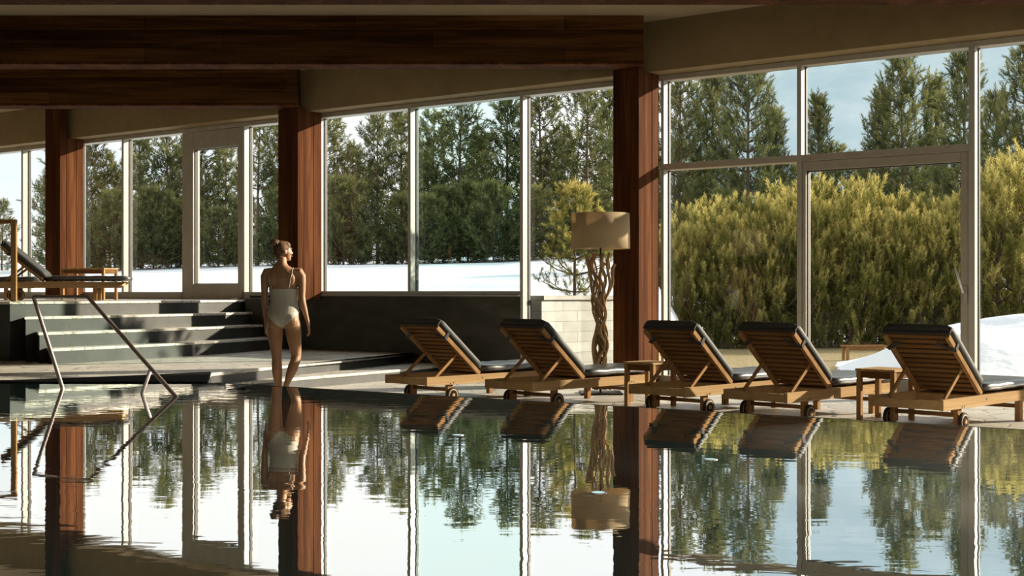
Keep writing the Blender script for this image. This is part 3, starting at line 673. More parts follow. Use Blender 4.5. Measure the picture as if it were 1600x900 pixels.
# straight left leg
limb(b, [(-0.062, 0, 0.90, 0.075, 0.085), (-0.064, 0, 0.82, 0.084, 0.092), (-0.066, 0.004, 0.74, 0.078, 0.086), (-0.062, 0.008, 0.64, 0.067, 0.074), (-0.055, 0.010, 0.55, 0.055, 0.060), (-0.050, 0.004, 0.49, 0.050, 0.055), (-0.048, -0.006, 0.43, 0.052, 0.056), (-0.044, -0.014, 0.37, 0.054, 0.060), (-0.038, -0.012, 0.29, 0.046, 0.050), (-0.030, -0.004, 0.20, 0.034, 0.037), (-0.026, 0.0, 0.12, 0.028, 0.033), (-0.026, 0.0, 0.06, 0.031, 0.036)])
b.rings([((-0.026, -0.045, 0.030), (0.024, 0, 0), (0, 0, 0.022)), ((-0.026, -0.03, 0.036), (0.031, 0, 0), (0, 0, 0.034)), ((-0.027, 0.02, 0.045), (0.033, 0, 0), (0, 0, 0.043)), ((-0.030, 0.08, 0.033), (0.038, 0, 0), (0, 0, 0.031)), ((-0.033, 0.135, 0.022), (0.045, 0, 0), (0, 0, 0.021)), ((-0.033, 0.155, 0.018), (0.044, 0, 0), (0, 0, 0.016))])
for k, (dx, ln, r_) in enumerate(((0.030, 0.050, 0.0135), (0.010, 0.048, 0.0105), (-0.007, 0.042, 0.0095), (-0.023, 0.035, 0.009), (-0.038, 0.026, 0.0085))):
    b.tube([(-0.033+dx, 0.145, 0.018), (-0.033+dx, 0.155+ln*0.6, 0.016), (-0.033+dx, 0.155+ln, 0.012)], [r_*1.05, r_, r_*0.8], 10)
# bent right leg pushing off: knee forward, heel lifted
limb(b, [(0.105, 0, 0.90, 0.075, 0.085), (0.112, 0.006, 0.82, 0.086, 0.092), (0.120, 0.020, 0.74, 0.080, 0.086), (0.130, 0.040, 0.64, 0.068, 0.075), (0.138, 0.056, 0.56, 0.056, 0.062), (0.140, 0.056, 0.505, 0.051, 0.056), (0.132, 0.034, 0.45, 0.052, 0.056), (0.115, 0.006, 0.39, 0.054, 0.058), (0.092, -0.030, 0.32, 0.045, 0.048), (0.070, -0.062, 0.25, 0.031, 0.034), (0.058, -0.078, 0.205, 0.028, 0.032), (0.054, -0.082, 0.165, 0.030, 0.034)])
b.rings([((0.052, -0.112, 0.165), (0.022, 0, 0), (0, 0.008, 0.020)), ((0.052, -0.098, 0.158), (0.029, 0, 0), (0, 0.02, 0.030)), ((0.053, -0.06, 0.135), (0.031, 0, 0), (0, 0.03, 0.036)), ((0.056, -0.02, 0.080), (0.036, 0, 0), (0, 0.026, 0.024)), ((0.058, 0.01, 0.036), (0.043, 0, 0), (0, 0.014, 0.021)), ((0.058, 0.035, 0.018), (0.044, 0, 0), (0, 0.003, 0.016))])
for k, (dx, ln, r_) in enumerate(((-0.030, 0.050, 0.0135), (-0.010, 0.048, 0.0105), (0.007, 0.042, 0.0095), (0.023, 0.035, 0.009), (0.037, 0.026, 0.0085))):
    b.tube([(0.058+dx, 0.025, 0.018), (0.058+dx, 0.035+ln*0.6, 0.014), (0.058+dx, 0.035+ln, 0.011)], [r_*1.05, r_, r_*0.8], 10)
# arms
RA = [(0.135, -0.002, 1.375, 0.045, 0.045), (0.178, -0.002, 1.372, 0.052, 0.052), (0.203, 0.0, 1.33, 0.048, 0.050), (0.209, 0.0, 1.26, 0.041, 0.045), (0.210, -0.004, 1.18, 0.037, 0.040), (0.210, -0.008, 1.12, 0.034, 0.037), (0.214, -0.006, 1.07, 0.036, 0.038), (0.226, 0.008, 1.01, 0.034, 0.034), (0.245, 0.022, 0.94, 0.026, 0.027), (0.258, 0.032, 0.89, 0.020, 0.024), (0.266, 0.036, 0.86, 0.020, 0.027)]
LA_ = [(-0.115, 0.0, 1.375, 0.045, 0.045), (-0.150, 0.0, 1.370, 0.050, 0.050), (-0.172, 0.004, 1.33, 0.046, 0.048), (-0.176, 0.010, 1.26, 0.040, 0.044), (-0.177, 0.012, 1.18, 0.036, 0.040), (-0.176, 0.010, 1.11, 0.033, 0.036), (-0.175, 0.014, 1.06, 0.034, 0.037), (-0.175, 0.030, 1.00, 0.031, 0.033), (-0.176, 0.052, 0.93, 0.024, 0.026), (-0.176, 0.066, 0.88, 0.019, 0.023), (-0.176, 0.072, 0.85, 0.019, 0.026)]
limb(b, RA, 16); limb(b, LA_, 16)
def hand(mb, wr, side, tilt):
    """relaxed hand, palm towards the thigh; side=+1 screen right. fingers fan in y, curl inwards"""
    w = Vector(wr); dn = Vector((side*tilt, 0.05, -1)).normalized(); fw = Vector((0, 1, 0.05)).normalized(); inn = Vector((-side, 0, 0))
    mb.rings([(w, inn*0.016, fw*0.026), (w+dn*0.03, inn*0.015, fw*0.034), (w+dn*0.065, inn*0.014, fw*0.040), (w+dn*0.090, inn*0.012, fw*0.038)], 14)
    for k, (o, ln, r_) in enumerate(((0.029, 0.072, 0.0085), (0.010, 0.080, 0.0088), (-0.010, 0.074, 0.0084), (-0.028, 0.058, 0.0075))):
        s = w+dn*0.080+fw*o*0.95; sp = fw*o*0.45; c = 0.35+0.12*k
        p1 = s+dn*ln*0.42+sp*0.4; p2 = p1+(dn*0.85+inn*c).normalized()*ln*0.34+sp*0.2; p3 = p2+(dn*0.55+inn*(c+0.35)).normalized()*ln*0.26
        mb.tube([s, p1, p2, p3], [r_*1.1, r_, r_*0.92, r_*0.72], 10)
    s = w+dn*0.025+fw*0.024
    mb.tube([s, s+(dn*0.6+fw*0.75+inn*0.25).normalized()*0.032, s+(dn*0.6+fw*0.75+inn*0.25).normalized()*0.032+(dn*0.95+fw*0.3+inn*0.3).normalized()*0.03, s+(dn*0.6+fw*0.75+inn*0.25).normalized()*0.032+(dn*0.95+fw*0.3+inn*0.3).normalized()*0.052], [0.013, 0.0105, 0.0095, 0.007], 10)
hand(b, (0.267, 0.037, 0.858), 1, 0.10); hand(b, (-0.176, 0.072, 0.852), -1, 0.0)
# head, looking over to the right
ang = math.radians(-58); HC = Vector((0.012, 0.022, 1.585)); ca, sa = math.cos(ang), math.sin(ang)
def hp(x, y, z): return Vector((HC.x+x*ca-y*sa, HC.y+x*sa+y*ca, HC.z+z))     # y = face direction
def hball(mb, c, r, n=20, m=14):
    t = MB().ball((0, 0, 0), r, n, m); mb.add([hp(v[0]+c[0], v[1]+c[1], v[2]+c[2]) for v in t.v], t.f)
hball(b, (0, -0.012, 0.022), (0.070, 0.088, 0.082)); hball(b, (0, 0.030, -0.01), (0.060, 0.056, 0.078))
hball(b, (0, 0.046, -0.060), (0.042, 0.036, 0.034)); hball(b, (0, 0.073, -0.078), (0.020, 0.013, 0.015))     # jaw, chin
hball(b, (0.036, 0.056, -0.018), (0.020, 0.018, 0.018)); hball(b, (-0.036, 0.056, -0.018), (0.020, 0.018, 0.018))   # cheeks
t = [hp(0, 0.080, 0.022), hp(0, 0.089, 0.004), hp(0, 0.101, -0.016), hp(0, 0.094, -0.024)]
b.tube(t, [0.007, 0.008, 0.011, 0.007], 10); hball(b, (0.010, 0.088, -0.020), (0.008, 0.009, 0.006)); hball(b, (-0.010, 0.088, -0.020), (0.008, 0.009, 0.006))
b.tube([hp(-0.042, 0.072, 0.034), hp(0, 0.086, 0.032), hp(0.042, 0.072, 0.034)], 0.009, 8)      # brow
b.tube([hp(-0.016, 0.083, -0.046), hp(0, 0.089, -0.045), hp(0.016, 0.083, -0.046)], [0.004, 0.007, 0.004], 8)
for s in (-1, 1):
    hball(b, (s*0.068, -0.006, -0.004), (0.008, 0.018, 0.030), 12, 8)
body = melt(b, 'body', 'skin', woman, 0.0052, 5, 0.45)
for v in body.data.vertices:      # soles rest on the paving
    if v.co.z < 0.001: v.co.z = 0.001
bm = bmesh.new(); bm.from_mesh(body.data); tree = BVHTree.FromBMesh(bm)
# swimsuit: offset copy of the skin inside the cut lines
def in_suit(c, n):
    x, y, z = c; cx = 0.018
    if abs(x-cx) > (0.150 if z > 1.02 else 0.178): return False
    if z > 1.03 and x < -0.128: return False
    u = abs(x-cx)/0.165
    if y < 0: zb = 0.812+0.155*max(0, u-0.05)**1.45; zt = 1.205
    else: zb = 0.808+0.22*max(0, u-0.14)**0.9; zt = 1.20+0.06*min(1, y/0.08)*(1-0.5*abs(math.sin((x-cx)*18)))
    return zb < z < zt
keep = [f for f in bm.faces if in_suit(f.calc_center_median(), f.normal)]
suit = MB(); idx = {}
for f in keep:
    q = []
    for v in f.verts:
        if v.index not in idx:
            idx[v.index] = len(suit.v); p = v.co+v.normal*0.0035; suit.v.append(tuple(p))
        q.append(idx[v.index])
    suit.f.append(tuple(q))
so_ = suit.build('swimsuit', 'swim_fabric', woman, smooth=True, recalc=False)
m = so_.modifiers.new('soft', 'SMOOTH'); m.iterations = 6; m.factor = 0.5
m = so_.modifiers.new('cloth', 'SOLIDIFY'); m.thickness = 0.004; m.offset = 1
for x0, x1 in ((-0.092, -0.122), (0.088, 0.120)):
    pts = []
    for i in range(11):
        f = i/10; x = x0+(x1-x0)*f; z = 1.195+0.16*f
        h = tree.ray_cast(Vector((x, -0.6, z)), Vector((0, 1, 0)))
        if h[0] is not None: pts.append(h[0]+Vector((0, -0.004, 0)))
    for i in range(9):                     # over the shoulder
        yy = -0.05+i*0.0125; h = tree.ray_cast(Vector((x1, yy, 1.7)), Vector((0, 0, -1)))
        if h[0] is not None: pts.append(h[0]+Vector((0, 0, 0.004)))
    for i in range(8):
        f = i/7; x = x1+(x0+0.02*(1 if x0 < 0 else -1)-x1)*f; z = 1.35-0.12*f
        h = tree.ray_cast(Vector((x, 0.6, z)), Vector((0, -1, 0)))
        if h[0] is not None: pts.append(h[0]+Vector((0, 0.004, 0)))
    MB().tube(pts, 0.0035, 8).build('shoulder_strap', 'swim_fabric', woman, smooth=True)
bm.free()
# hair: swept-up cap and a loose bun
h = MB()
hball(h, (0, -0.020, 0.034), (0.076, 0.090, 0.080)); hball(h, (0, -0.055, -0.005), (0.062, 0.052, 0.062)); hball(h, (0, 0.025, 0.062), (0.062, 0.052, 0.048))
hball(h, (0, -0.050, -0.045), (0.045, 0.036, 0.035))
hr_ = random.Random(5)
bc = Vector((-0.068, -0.030, 1.678))
h.ball(bc, (0.042, 0.038, 0.034))
for k in range(7):
    a0 = hr_.uniform(0, PI); ax = Vector((hr_.uniform(-1, 1), hr_.uniform(-1, 1), hr_.uniform(-.6, .6))).normalized(); bx_ = ax.cross(Vector((0.3, 0.2, 1))).normalized(); r0 = hr_.uniform(0.030, 0.044)
    h.tube([bc+(ax*math.cos(a0+t*0.55)+bx_*math.sin(a0+t*0.55))*r0*(1+0.15*math.sin(t)) for t in range(10)], 0.0095, 8)
for k in range(16):
    a = -1.3+2.6*k/15
    p0 = hp(math.sin(a)*0.074, 0.02-0.07*math.cos(a*0.8), -0.035+0.03*abs(math.sin(a))); top = bc+Vector((0.02, 0.01, -0.01)); mid = (p0+top)/2+(hp(math.sin(a)*0.03, -0.04, 0.05)-hp(0, 0, 0))*0.35
    h.tube([p0, mid, top], [0.005, 0.009, 0.008], 6)
hair = melt(h, 'hair', 'hair', woman, 0.0045, 2, 0.4)
for k in range(9):
    a = hr_.uniform(0, 2*PI); s0 = bc+Vector((math.cos(a)*0.03, -0.01, math.sin(a)*0.03)); 
    MB().tube([s0, s0+Vector((math.cos(a)*0.018, 0, math.sin(a)*0.018+0.008)), s0+Vector((math.cos(a)*0.026+0.01, 0.004, math.sin(a)*0.022+0.002))], [0.0016, 0.0012, 0.0006], 5).build('hair_strand', 'hair', hair, smooth=True)
for s in (-1, 1):
    e = MB(); hball(e, (s*0.030, 0.068, 0.014), (0.011, 0.011, 0.010), 12, 8); e.build('eye', 'eye_white', woman, smooth=True)
    e = MB(); hball(e, (s*0.030, 0.0765, 0.014), (0.0045, 0.003, 0.0045), 10, 6); e.build('iris', 'strap_fabric', woman, smooth=True)
l_ = MB(); l_.tube([hp(-0.020, 0.084, -0.046), hp(-0.008, 0.0935, -0.044), hp(0.008, 0.0935, -0.044), hp(0.020, 0.084, -0.046)], [0.002, 0.005, 0.005, 0.002], 8); l_.build('mouth', 'lip', woman, smooth=True)

# ------------------------------------------------------------------ the ground outside
def ss(a, b, x):
    t = np.clip((x-a)/(b-a), 0, 1); return t*t*(3-2*t)
RWP = [Vector((X_at(a, d), d)) for a, d in ((806, 17.75), (840, 18.2), (890, 18.75), (945, 19.25), (1003, 20.2), (1012, 23), (1015, 28), (1018, 40), (1020, 260))]
RWU = [(p-W0).dot(U) for p in RWP]; RWV = [(p-W0).dot(NO) for p in RWP]
def ub(v): return np.interp(v, RWV, RWU)
def wav(x, y): return 0.5*np.sin(x*0.9+1.3*np.sin(y*0.5))+0.35*np.sin(y*1.1+0.8*np.sin(x*0.7)+2)+0.25*np.sin(x*2.1+y*1.7)
def ground(X, Y):
    u = (X-W0.x)*U.x+(Y-W0.y)*U.y; v = (X-W0.x)*NO.x+(Y-W0.y)*NO.y
    zh = 1.07+np.maximum(0, v-1.5)*0.0405+0.05*ss(1, 4, v)*wav(X, Y)+0.12*ss(15, 40, v)*wav(X*0.3, Y*0.3); zh = np.minimum(zh, 4.1+0.1*wav(X*0.3, Y*0.3))
    heap = (0.85*ss(5.7, 8.2, X-0.15*(Y-22))+0.35*ss(8.2, 11, X))*ss(18.6, 21.5, Y)*(1-ss(25.5, 30, Y))*(1+0.08*wav(X*1.5, Y*1.5))
    zl = -0.05-0.36*ss(1.5, 9, v)+heap+0.03*ss(3, 8, v)*wav(X, Y)+2.6*ss(28, 60, v)
    k = ss(-0.10, 0.25, u-ub(v)+0.0); k = np.where(v > 9, ss(0.0, 1.0, (u-ub(v))/(0.5+0.05*(v-9))), k)
    snow_h = ss(0.9, 2.0, v+0.5*wav(X*0.6, Y*0.6)); snow_l = np.maximum(ss(0.02, 0.07, heap+0.01*wav(X*2, Y*2)), ss(24, 28, v))
    return zh*(1-k)+zl*k, snow_h*(1-k)+snow_l*k
us = np.concatenate([np.linspace(-140, -14, 60), np.linspace(-13.6, 12, 150), np.linspace(12.5, 90, 50)]); vs_ = np.concatenate([np.linspace(0.26, 12, 80), np.linspace(12.4, 190, 90)])
UU, VV = np.meshgrid(us, vs_); XX = W0.x+UU*U.x+VV*NO.x; YY = W0.y+UU*U.y+VV*NO.y; ZZ, SS = ground(XX, YY)
nr, nc = UU.shape
me = bpy.data.meshes.new('snowy_ground'); me.from_pydata(np.stack([XX, YY, ZZ], -1).reshape(-1, 3).tolist(), [], [(i*nc+j, i*nc+j+1, (i+1)*nc+j+1, (i+1)*nc+j) for i in range(nr-1) for j in range(nc-1)])
at = me.attributes.new('snow', 'FLOAT', 'POINT'); at.data.foreach_set('value', SS.ravel().astype(np.float32))
me.materials.append(MATS['snow_ground'])
for p in me.polygons: p.use_smooth = True
o = bpy.data.objects.new('ground_outside', me); C.objects.link(o); tag(o, kind='structure')
def gz(x, y): return float(ground(np.array([x]), np.array([y]))[0][0])
# white stone retaining wall
rw = empty('retaining_wall', (0.4, 18.6, 0)); tag(rw, 'curved low retaining wall of pale stone outside behind the floor lamp', 'stone wall')
line = []
for v in np.linspace(0.30, 5.0, 16):
    u = float(ub(v))+0.12; line.append(Vector((W0.x+U.x*u+NO.x*v, W0.y+U.y*u+NO.y*v)))
def ribbon(mb, th0, th1, z0, z1):
    L0 = []; L1 = []
    for i, p in enumerate(line):
        d = (line[min(i+1, len(line)-1)]-line[max(i-1, 0)]).normalized(); n = Vector((d.y, -d.x)); L0.append(p+n*th0); L1.append(p+n*th1)
    for i in range(len(line)-1):
        mb.prism([tuple(L0[i]), tuple(L0[i+1]), tuple(L1[i+1]), tuple(L1[i])], z0, z1)
m_ = MB(); ribbon(m_, -0.22, 0.10, -0.12, 1.06); o = m_.build('masonry', 'white_masonry', rw, world=True)
m_ = MB(); ribbon(m_, -0.25, 0.14, 1.061, 1.12); m_.build('coping', 'cap_stone', rw, world=True)
# bench outside
be = empty('outdoor_bench', (X_at(1350, 29.5), 29.5, gz(X_at(1350, 29.5), 29.5)), math.radians(8)); tag(be, 'low wooden bench outside on the grass beside the snow heap', 'bench')
for k in range(3): MB().box((-0.52, -0.15+k*0.105, 0.30), (0.52, -0.055+k*0.105, 0.335)).build('seat_board', 'teak_cross', be, bevel=0.004)
for sx in (-1, 1):
    for sy in (-1, 1): MB().box((sx*0.45-0.03, sy*0.12-0.025, -0.02), (sx*0.45+0.03, sy*0.12+0.025, 0.299)).build('leg', 'teak_leg', be, bevel=0.003)
MB().box((-0.42, -0.14, 0.22), (0.42, -0.115, 0.298)).build('apron', 'teak_cross', be, bevel=0.003)

# ------------------------------------------------------------------ conifers
TIPS = {}; KEEP = []
def tuft_template(rng, n, ln, bl, bw, spread):
    """needle brush along a shoot on +z: thin blades leaning outwards"""
    V = []; TIP = []
    for i in range(n):
        f = (i+rng.random())/n; a = rng.random()*2*PI; th = spread*(0.7+0.6*rng.random())*(1-0.35*f)
        base = np.array([0, 0, ln*f]); d = np.array([math.sin(th)*math.cos(a), math.sin(th)*math.sin(a), math.cos(th)])
        s = np.cross(d, [rng.random()-.5, rng.random()-.5, rng.random()-.5]); s /= np.linalg.norm(s)+1e-9
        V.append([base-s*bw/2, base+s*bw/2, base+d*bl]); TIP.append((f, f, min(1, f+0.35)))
    T = np.array(V); TIPS[id(T)] = np.array(TIP).ravel(); KEEP.append(T); return T
def frames(D):
    D = D/np.linalg.norm(D, axis=1, keepdims=True); ref = np.where(np.abs(D[:, 2:3]) > 0.9, np.array([[1., 0, 0]]), np.array([[0, 0, 1.]]))
    A = np.cross(ref, D); A /= np.linalg.norm(A, axis=1, keepdims=True); B = np.cross(D, A); return np.stack([A, B, D], 1)
def make_foliage(name, mat, P, D, S, tmpl, rng):
    P = np.array(P); D = np.array(D); S = np.array(S); M = frames(D); N_ = len(P); ch = []
    pick = rng.integers(0, len(tmpl), N_); tp = []
    for k, T in enumerate(tmpl):
        m = pick == k
        if not m.any(): continue
        ch.append((np.einsum('nabc,pcd->pnabd'.replace('nab', 'na').replace('pnabd', 'pnad'), T, M[m])*S[m][:, None, None, None]+P[m][:, None, None, :]).reshape(-1, 3)); tp.append((TIPS[id(T)][None, :]*(0.30+0.70*np.clip(P[m][:, 2:3]/P[:, 2].max(), 0, 1))).ravel())  # tip tone fades towards the base: shade of the lower growth painted in
    V = np.concatenate(ch); me = bpy.data.meshes.new(name); nv = len(V); nt_ = nv//3
    me.vertices.add(nv); me.vertices.foreach_set('co', V.astype(np.float32).ravel()); me.loops.add(nv); me.loops.foreach_set('vertex_index', np.arange(nv, dtype=np.int32))
    me.polygons.add(nt_); me.polygons.foreach_set('loop_start', np.arange(0, nv, 3, dtype=np.int32)); me.polygons.foreach_set('loop_total', np.full(nt_, 3, np.int32)); me.update(calc_edges=True)
    at = me.attributes.new('tip', 'FLOAT', 'POINT'); at.data.foreach_set('value', np.concatenate(tp).astype(np.float32))  # holds shoot tip tone together with the painted shade low down
    me.materials.append(MATS[mat]); return me
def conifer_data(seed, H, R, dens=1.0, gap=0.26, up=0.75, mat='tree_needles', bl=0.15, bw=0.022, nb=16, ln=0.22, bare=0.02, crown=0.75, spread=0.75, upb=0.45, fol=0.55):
    rng = np.random.default_rng(seed); tm = [tuft_template(rng, nb, ln, bl, bw, spread) for _ in range(4)]
    P = []; D = []; S = []; wood = MB()
    lean = rng.normal(0, 0.012, 2)*H
    ax = lambda h: np.array([lean[0]*(h/H)**2, lean[1]*(h/H)**2, h])
    wood.tube([tuple(ax(H*i/10)) for i in range(11)], [0.018*H*(1-i/10.5)*0.6+0.012 for i in range(11)], 7)
    h = H*bare+0.1
    while h < H*0.985:
        f = h/H; prof = (1-f)**crown*(0.72+0.28*min(1, f/0.25)); nbh = max(4, int((5+rng.integers(0, 3))*dens))
        a0 = rng.random()*6.28
        for k in range(nbh):
            a = a0+k*6.283/nbh+rng.normal(0, 0.25); Lb = max(0.25, R*prof*(0.65+0.5*rng.random())); el = 0.05+0.5*f+rng.normal(0, 0.08)
            p = ax(h); pts = [p]; m = max(3, int(Lb/0.16)); d = np.array([math.cos(a)*math.cos(el), math.sin(a)*math.cos(el), math.sin(el)])
            for i in range(m):
                t = (i+1)/m; dd = d+np.array([0, 0, up*t*t]); dd /= np.linalg.norm(dd); p = p+dd*Lb/m; pts.append(p)
                if t > 0.22:
                    for q in range(2 if t < 0.95 else 3):
                        sd = dd*fol+rng.normal(0, 0.42*fol/0.55, 3)+np.array([0, 0, upb]); off = rng.normal(0, 0.07, 3)*(1.2 if t < 0.9 else 0.5)
                        P.append(p+off); D.append(sd); S.append(0.75+0.55*rng.random())
            if Lb > 0.5: wood.tube([tuple(x) for x in pts[::2]+[pts[-1]]], [0.022*(1-i/(len(pts[::2])+1))*min(1.4, Lb) for i in range(len(pts[::2])+1)], 4, caps=False)
        h += gap*(0.8+0.4*rng.random())*(1.0-0.35*f)
    P.append(ax(H)); D.append(np.array([0, 0, 1.])); S.append(1.4)
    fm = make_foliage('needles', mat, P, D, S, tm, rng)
    wo = wood.build('trunk', 'bark', None, recalc=False); wm = wo.data; bpy.data.objects.remove(wo); return wm, fm
def plant(name, data, x, y, z, s, rz, label, cat, group, sxy=1.0):
    r = empty(name, (x, y, z), rz); r.scale = (s*sxy, s*sxy, s); tag(r, label, cat, group)
    for nm, me in (('trunk', data[0]), ('needles', data[1])):
        o = bpy.data.objects.new(nm, me); C.objects.link(o); o.parent = r
    return r
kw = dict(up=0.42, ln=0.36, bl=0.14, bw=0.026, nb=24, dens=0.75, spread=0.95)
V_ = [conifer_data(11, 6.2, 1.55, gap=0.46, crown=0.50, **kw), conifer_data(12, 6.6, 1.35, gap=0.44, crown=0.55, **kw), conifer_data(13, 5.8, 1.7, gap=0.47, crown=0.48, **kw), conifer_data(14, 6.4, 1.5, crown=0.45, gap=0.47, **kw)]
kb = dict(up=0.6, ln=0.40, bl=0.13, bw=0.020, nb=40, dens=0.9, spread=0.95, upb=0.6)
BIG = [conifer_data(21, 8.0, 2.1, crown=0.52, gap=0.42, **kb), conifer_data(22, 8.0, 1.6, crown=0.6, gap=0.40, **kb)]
rt = random.Random(9)
G = 'pine trees beyond the snow'
def by_px(px, d, ytip, data, hh, cat_label, sxy=1.0, grp=G):
    d = 60+(d-33)*2.6+20
    x = X_at(px, d); z = gz(x, d)-0.1; top = EYE+(HY-ytip)*d/F; s = (top-z)/hh
    return plant('pine_tree', data, x, d, z, s, rt.uniform(0, 6.28), cat_label, 'pine tree', grp, sxy)
# front rank, one entry per crown seen: pixel column, distance, tip row
front = [(3, 46, 318), (78, 44, 270), (135, 39, 205), (172, 41, 248), (222, 40, 212), (262, 39, 176), (312, 40, 196), (352, 41, 228), (402, 38, 186), (440, 40, 200), (508, 39, 178), (548, 40, 232), (590, 38, 188), (628, 41, 170), (676, 39, 186), (716, 38, 142), (752, 40, 225), (792, 38, 140), (846, 38, 138), (884, 40, 215), (916, 37, 128), (952, 39, 150)]
where = {0: 'left of the terrace lounger', 1: 'beside the leftmost post', 2: 'behind the leftmost window pane past the first post', 3: 'left of the narrow mullion by the stairs', 4: 'behind the pane left of the glazed door', 5: 'right beside the glazed door frame', 6: 'left half of the glazed door', 7: 'right half of the glazed door',
         8: 'above the walking woman', 9: 'hidden partly by the post behind the woman', 10: 'just right of the post behind the woman', 11: 'second right of the post behind the woman', 12: 'centre of the first middle pane', 13: 'left of the middle mullion', 14: 'left edge of the tinted middle pane', 15: 'tall crown in the tinted middle pane', 16: 'dip in the tinted middle pane', 17: 'right edge of the tinted middle pane', 18: 'right of the long mullion', 19: 'above the pine bush left of the lamp', 20: 'above the lamp shade', 21: 'against the tall lamp post'}
for i, (px, d, yt) in enumerate(front):
    by_px(px, d, yt, V_[i % 4], [6.2, 6.6, 5.8, 6.4][i % 4], 'dark green pine beyond the snow, '+where[i], 1.12)
for i in range(10):
    px = 110+i*92+rt.uniform(-12, 12); by_px(px, 47+rt.uniform(-2, 3), rt.uniform(215, 290), V_[(i+2) % 4], [6.2, 6.6, 5.8, 6.4][(i+2) % 4], 'darker pine in the rear rank glimpsed between the front pines', 1.3, 'rear rank of pines')
low_s = conifer_data(31, 2.6, 1.5, crown=0.45, gap=0.26, up=1.1, ln=0.25, spread=0.95, bare=-0.03)
for i in range(26):        # low growth at the foot of the rank
    px = 105+i*33+rt.uniform(-8, 8); d = 88+rt.uniform(-2.5, 2.5); x = X_at(px, d)
    plant('young_pine', low_s, x, d, gz(x, d)-0.05, rt.uniform(0.7, 2.3), rt.uniform(0, 6.28), 'low bushy young pine at the foot of the pine rank on the snow edge', 'young pine', 'young pines at the snow edge')
right = [(1060, 34, 95, 0, 'wide pine directly right of the tall lamp post'), (1112, 36, 84, 1, 'pine filling the middle of the upper left pane'), (1168, 33, 70, 0, 'tall pine in the upper pane above the hedge'), (1212, 37, 178, 1, 'shorter pine sloping down to the mullion'), (1280, 34, 158, 1, 'slim lone pine tip just right of the mullion'),
         (1412, 35, 78, 0, 'large full pine above the glass door'), (1376, 38, 150, 1, 'slim pine at the left flank of the large pine'), (1462, 37, 130, 1, 'pine at the right flank of the large pine'), (1506, 33, 66, 1, 'dark pine against the right door mullion'), (1560, 31, 150, 0, 'pine at the right edge pane, nearer one'), (1612, 30, 60, 0, 'tall pine cut by the right picture edge')]
for px, d, yt, k, lab in right: by_px(px, d, yt, BIG[k], 8.0, lab, 0.95 if k == 0 else 0.9)
for i in range(9):
    px = 1050+i*52+rt.uniform(-10, 10); by_px(px, 42+rt.uniform(-2, 3), rt.uniform(225, 290), V_[i % 4], [6.2, 6.6, 5.8, 6.4][i % 4], 'dark pine low behind the sunlit hedge', 1.5, 'dark pines behind the hedge')
# sunlit mountain pine hedge
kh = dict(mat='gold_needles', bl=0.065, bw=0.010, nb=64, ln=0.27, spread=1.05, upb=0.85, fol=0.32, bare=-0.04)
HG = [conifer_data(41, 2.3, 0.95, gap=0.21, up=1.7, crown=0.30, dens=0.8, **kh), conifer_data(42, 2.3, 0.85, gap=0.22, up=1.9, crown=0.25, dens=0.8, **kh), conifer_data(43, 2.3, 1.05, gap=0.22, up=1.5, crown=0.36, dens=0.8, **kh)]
tops = [(1032, 368), (1072, 360), (1106, 346), (1142, 352), (1180, 346), (1214, 330), (1250, 322), (1290, 330), (1330, 322), (1366, 342), (1402, 346), (1436, 350), (1470, 348), (1502, 340), (1560, 292), (1604, 282)]
hl = ['against the tall lamp post', 'second from the lamp post', 'third from the lamp post', 'left of the pane centre', 'right of the pane centre', 'left of the white mullion', 'behind the white mullion', 'first right of the white mullion', 'tallest behind the glass door', 'behind the outdoor bench', 'right above the outdoor bench', 'left of the door handle', 'beside the door handle', 'behind the door stile', 'in the right edge pane, left one', 'at the right picture edge']
for i, (px, yt) in enumerate(tops):
    for rank, (d, dy) in enumerate(((36.5, 20), (39.5, 0))):
        x = X_at(px+rank*16, d); z = gz(x, d)-0.25; s = (EYE+(HY-yt-dy*-1*0-(0 if rank else -dy))*d/F-z)/2.3 if False else (EYE+(HY-(yt+(dy if rank == 0 else 0)))*d/F-z)/2.3
        plant('mountain_pine', HG[(i+rank) % 3], x, d, z, s, rt.uniform(0, 6.28), ('sunlit golden green mountain pine of the hedge, %s' % hl[i]) if rank == 0 else ('mountain pine in the hedge back row, %s' % hl[i]), 'mountain pine', 'mountain pine hedge', 0.92)
# open young pine beside the lamp
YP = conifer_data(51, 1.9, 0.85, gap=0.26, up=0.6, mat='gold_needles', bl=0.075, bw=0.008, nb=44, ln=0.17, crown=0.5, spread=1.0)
plant('potted_pine', YP, X_at(898, 19.9), 19.9, 1.05, 1.0*(EYE+(HY-300)*19.9/F-1.05)/1.9, 0.6, 'open sunlit young pine growing above the pale stone wall left of the lamp', 'young pine', None).name = 'mountain_pine'
# the mountain
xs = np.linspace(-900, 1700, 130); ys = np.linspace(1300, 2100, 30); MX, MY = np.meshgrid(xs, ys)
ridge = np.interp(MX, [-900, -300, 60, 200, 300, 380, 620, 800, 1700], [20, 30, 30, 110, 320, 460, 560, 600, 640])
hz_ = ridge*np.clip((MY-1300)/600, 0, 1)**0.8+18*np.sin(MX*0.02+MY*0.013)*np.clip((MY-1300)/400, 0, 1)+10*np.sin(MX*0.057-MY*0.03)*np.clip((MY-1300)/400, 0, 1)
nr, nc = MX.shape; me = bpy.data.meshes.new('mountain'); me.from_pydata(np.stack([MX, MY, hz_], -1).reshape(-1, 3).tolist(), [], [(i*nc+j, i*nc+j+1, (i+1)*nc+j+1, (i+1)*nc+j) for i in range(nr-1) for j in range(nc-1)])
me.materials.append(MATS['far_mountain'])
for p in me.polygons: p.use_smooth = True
o = bpy.data.objects.new('snowy_mountain', me); C.objects.link(o); tag(o, 'pale blue snowy mountain slope far behind the trees at right', 'mountain')

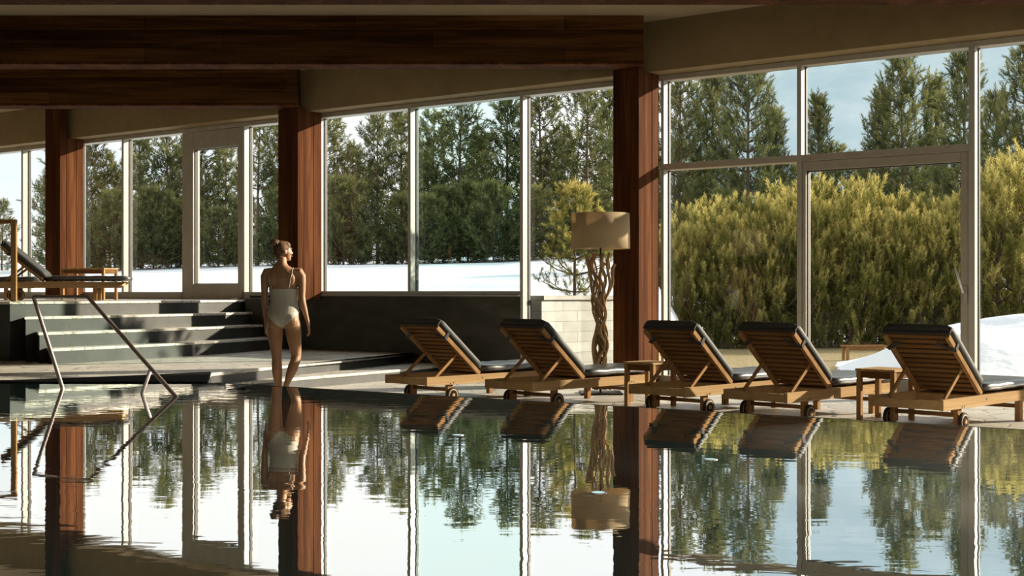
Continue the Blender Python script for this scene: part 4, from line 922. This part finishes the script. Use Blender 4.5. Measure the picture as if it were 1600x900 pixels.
# ------------------------------------------------------------------ light and camera
wd = bpy.data.worlds.new('sky'); sc.world = wd; wd.use_nodes = True; nt = wd.node_tree; nt.nodes.clear()
tc = nt.nodes.new('ShaderNodeTexCoord'); sp = nt.nodes.new('ShaderNodeSeparateXYZ'); nt.links.new(tc.outputs['Generated'], sp.inputs[0])
col = ramp(nt, sp.outputs[2], [(0.0, (0.80, 0.88, 0.90)), (0.09, (0.82, 0.92, 0.96)), (0.2, (0.95, 0.98, 1.0)), (0.5, (0.85, 0.93, 1.0))])
nz = N(nt, 'ShaderNodeTexNoise', Scale=3.5, Detail=6); mp = nt.nodes.new('ShaderNodeMapping'); mp.inputs['Scale'].default_value = (1, 1, 4)
nt.links.new(tc.outputs['Generated'], mp.inputs[0]); nt.links.new(mp.outputs[0], nz.inputs['Vector'])
cf = ramp(nt, nz.outputs[0], [(0.4, (0, 0, 0)), (0.6, (1, 1, 1))])
c2 = mix(nt, cf, col, (0.98, 0.98, 0.96))
bg = N(nt, 'ShaderNodeBackground', Strength=1.22); nt.links.new(c2, bg.inputs[0]); wo = nt.nodes.new('ShaderNodeOutputWorld'); nt.links.new(bg.outputs[0], wo.inputs[0])
sd = bpy.data.lights.new('sun', 'SUN'); sd.energy = 10; sd.angle = math.radians(0.8); sd.color = (1.0, 0.87, 0.68)
so = bpy.data.objects.new('sun', sd); C.objects.link(so)
sv = Vector((0.90, 0.30, 0.30)).normalized(); so.rotation_euler = sv.to_track_quat('Z', 'Y').to_euler()
al = bpy.data.lights.new('hall_fill', 'AREA'); al.shape = 'RECTANGLE'; al.size = 16; al.size_y = 2.6; al.energy = 235; al.color = (1.0, 0.86, 0.68)  # soft fill added behind the camera to lift the interior, no fixture there
ao = bpy.data.objects.new('hall_fill', al); C.objects.link(ao); ao.location = (2, -3.8, 2.6); ao.rotation_euler = (math.radians(95), 0, 0)
cam = bpy.data.cameras.new('camera'); co = bpy.data.objects.new('camera', cam); C.objects.link(co)
co.location = (0, 0, EYE); co.rotation_euler = (PI/2, 0, 0); cam.sensor_width = 36; cam.lens = 45; cam.shift_y = 7/1600
cam.clip_end = 5000; sc.camera = co
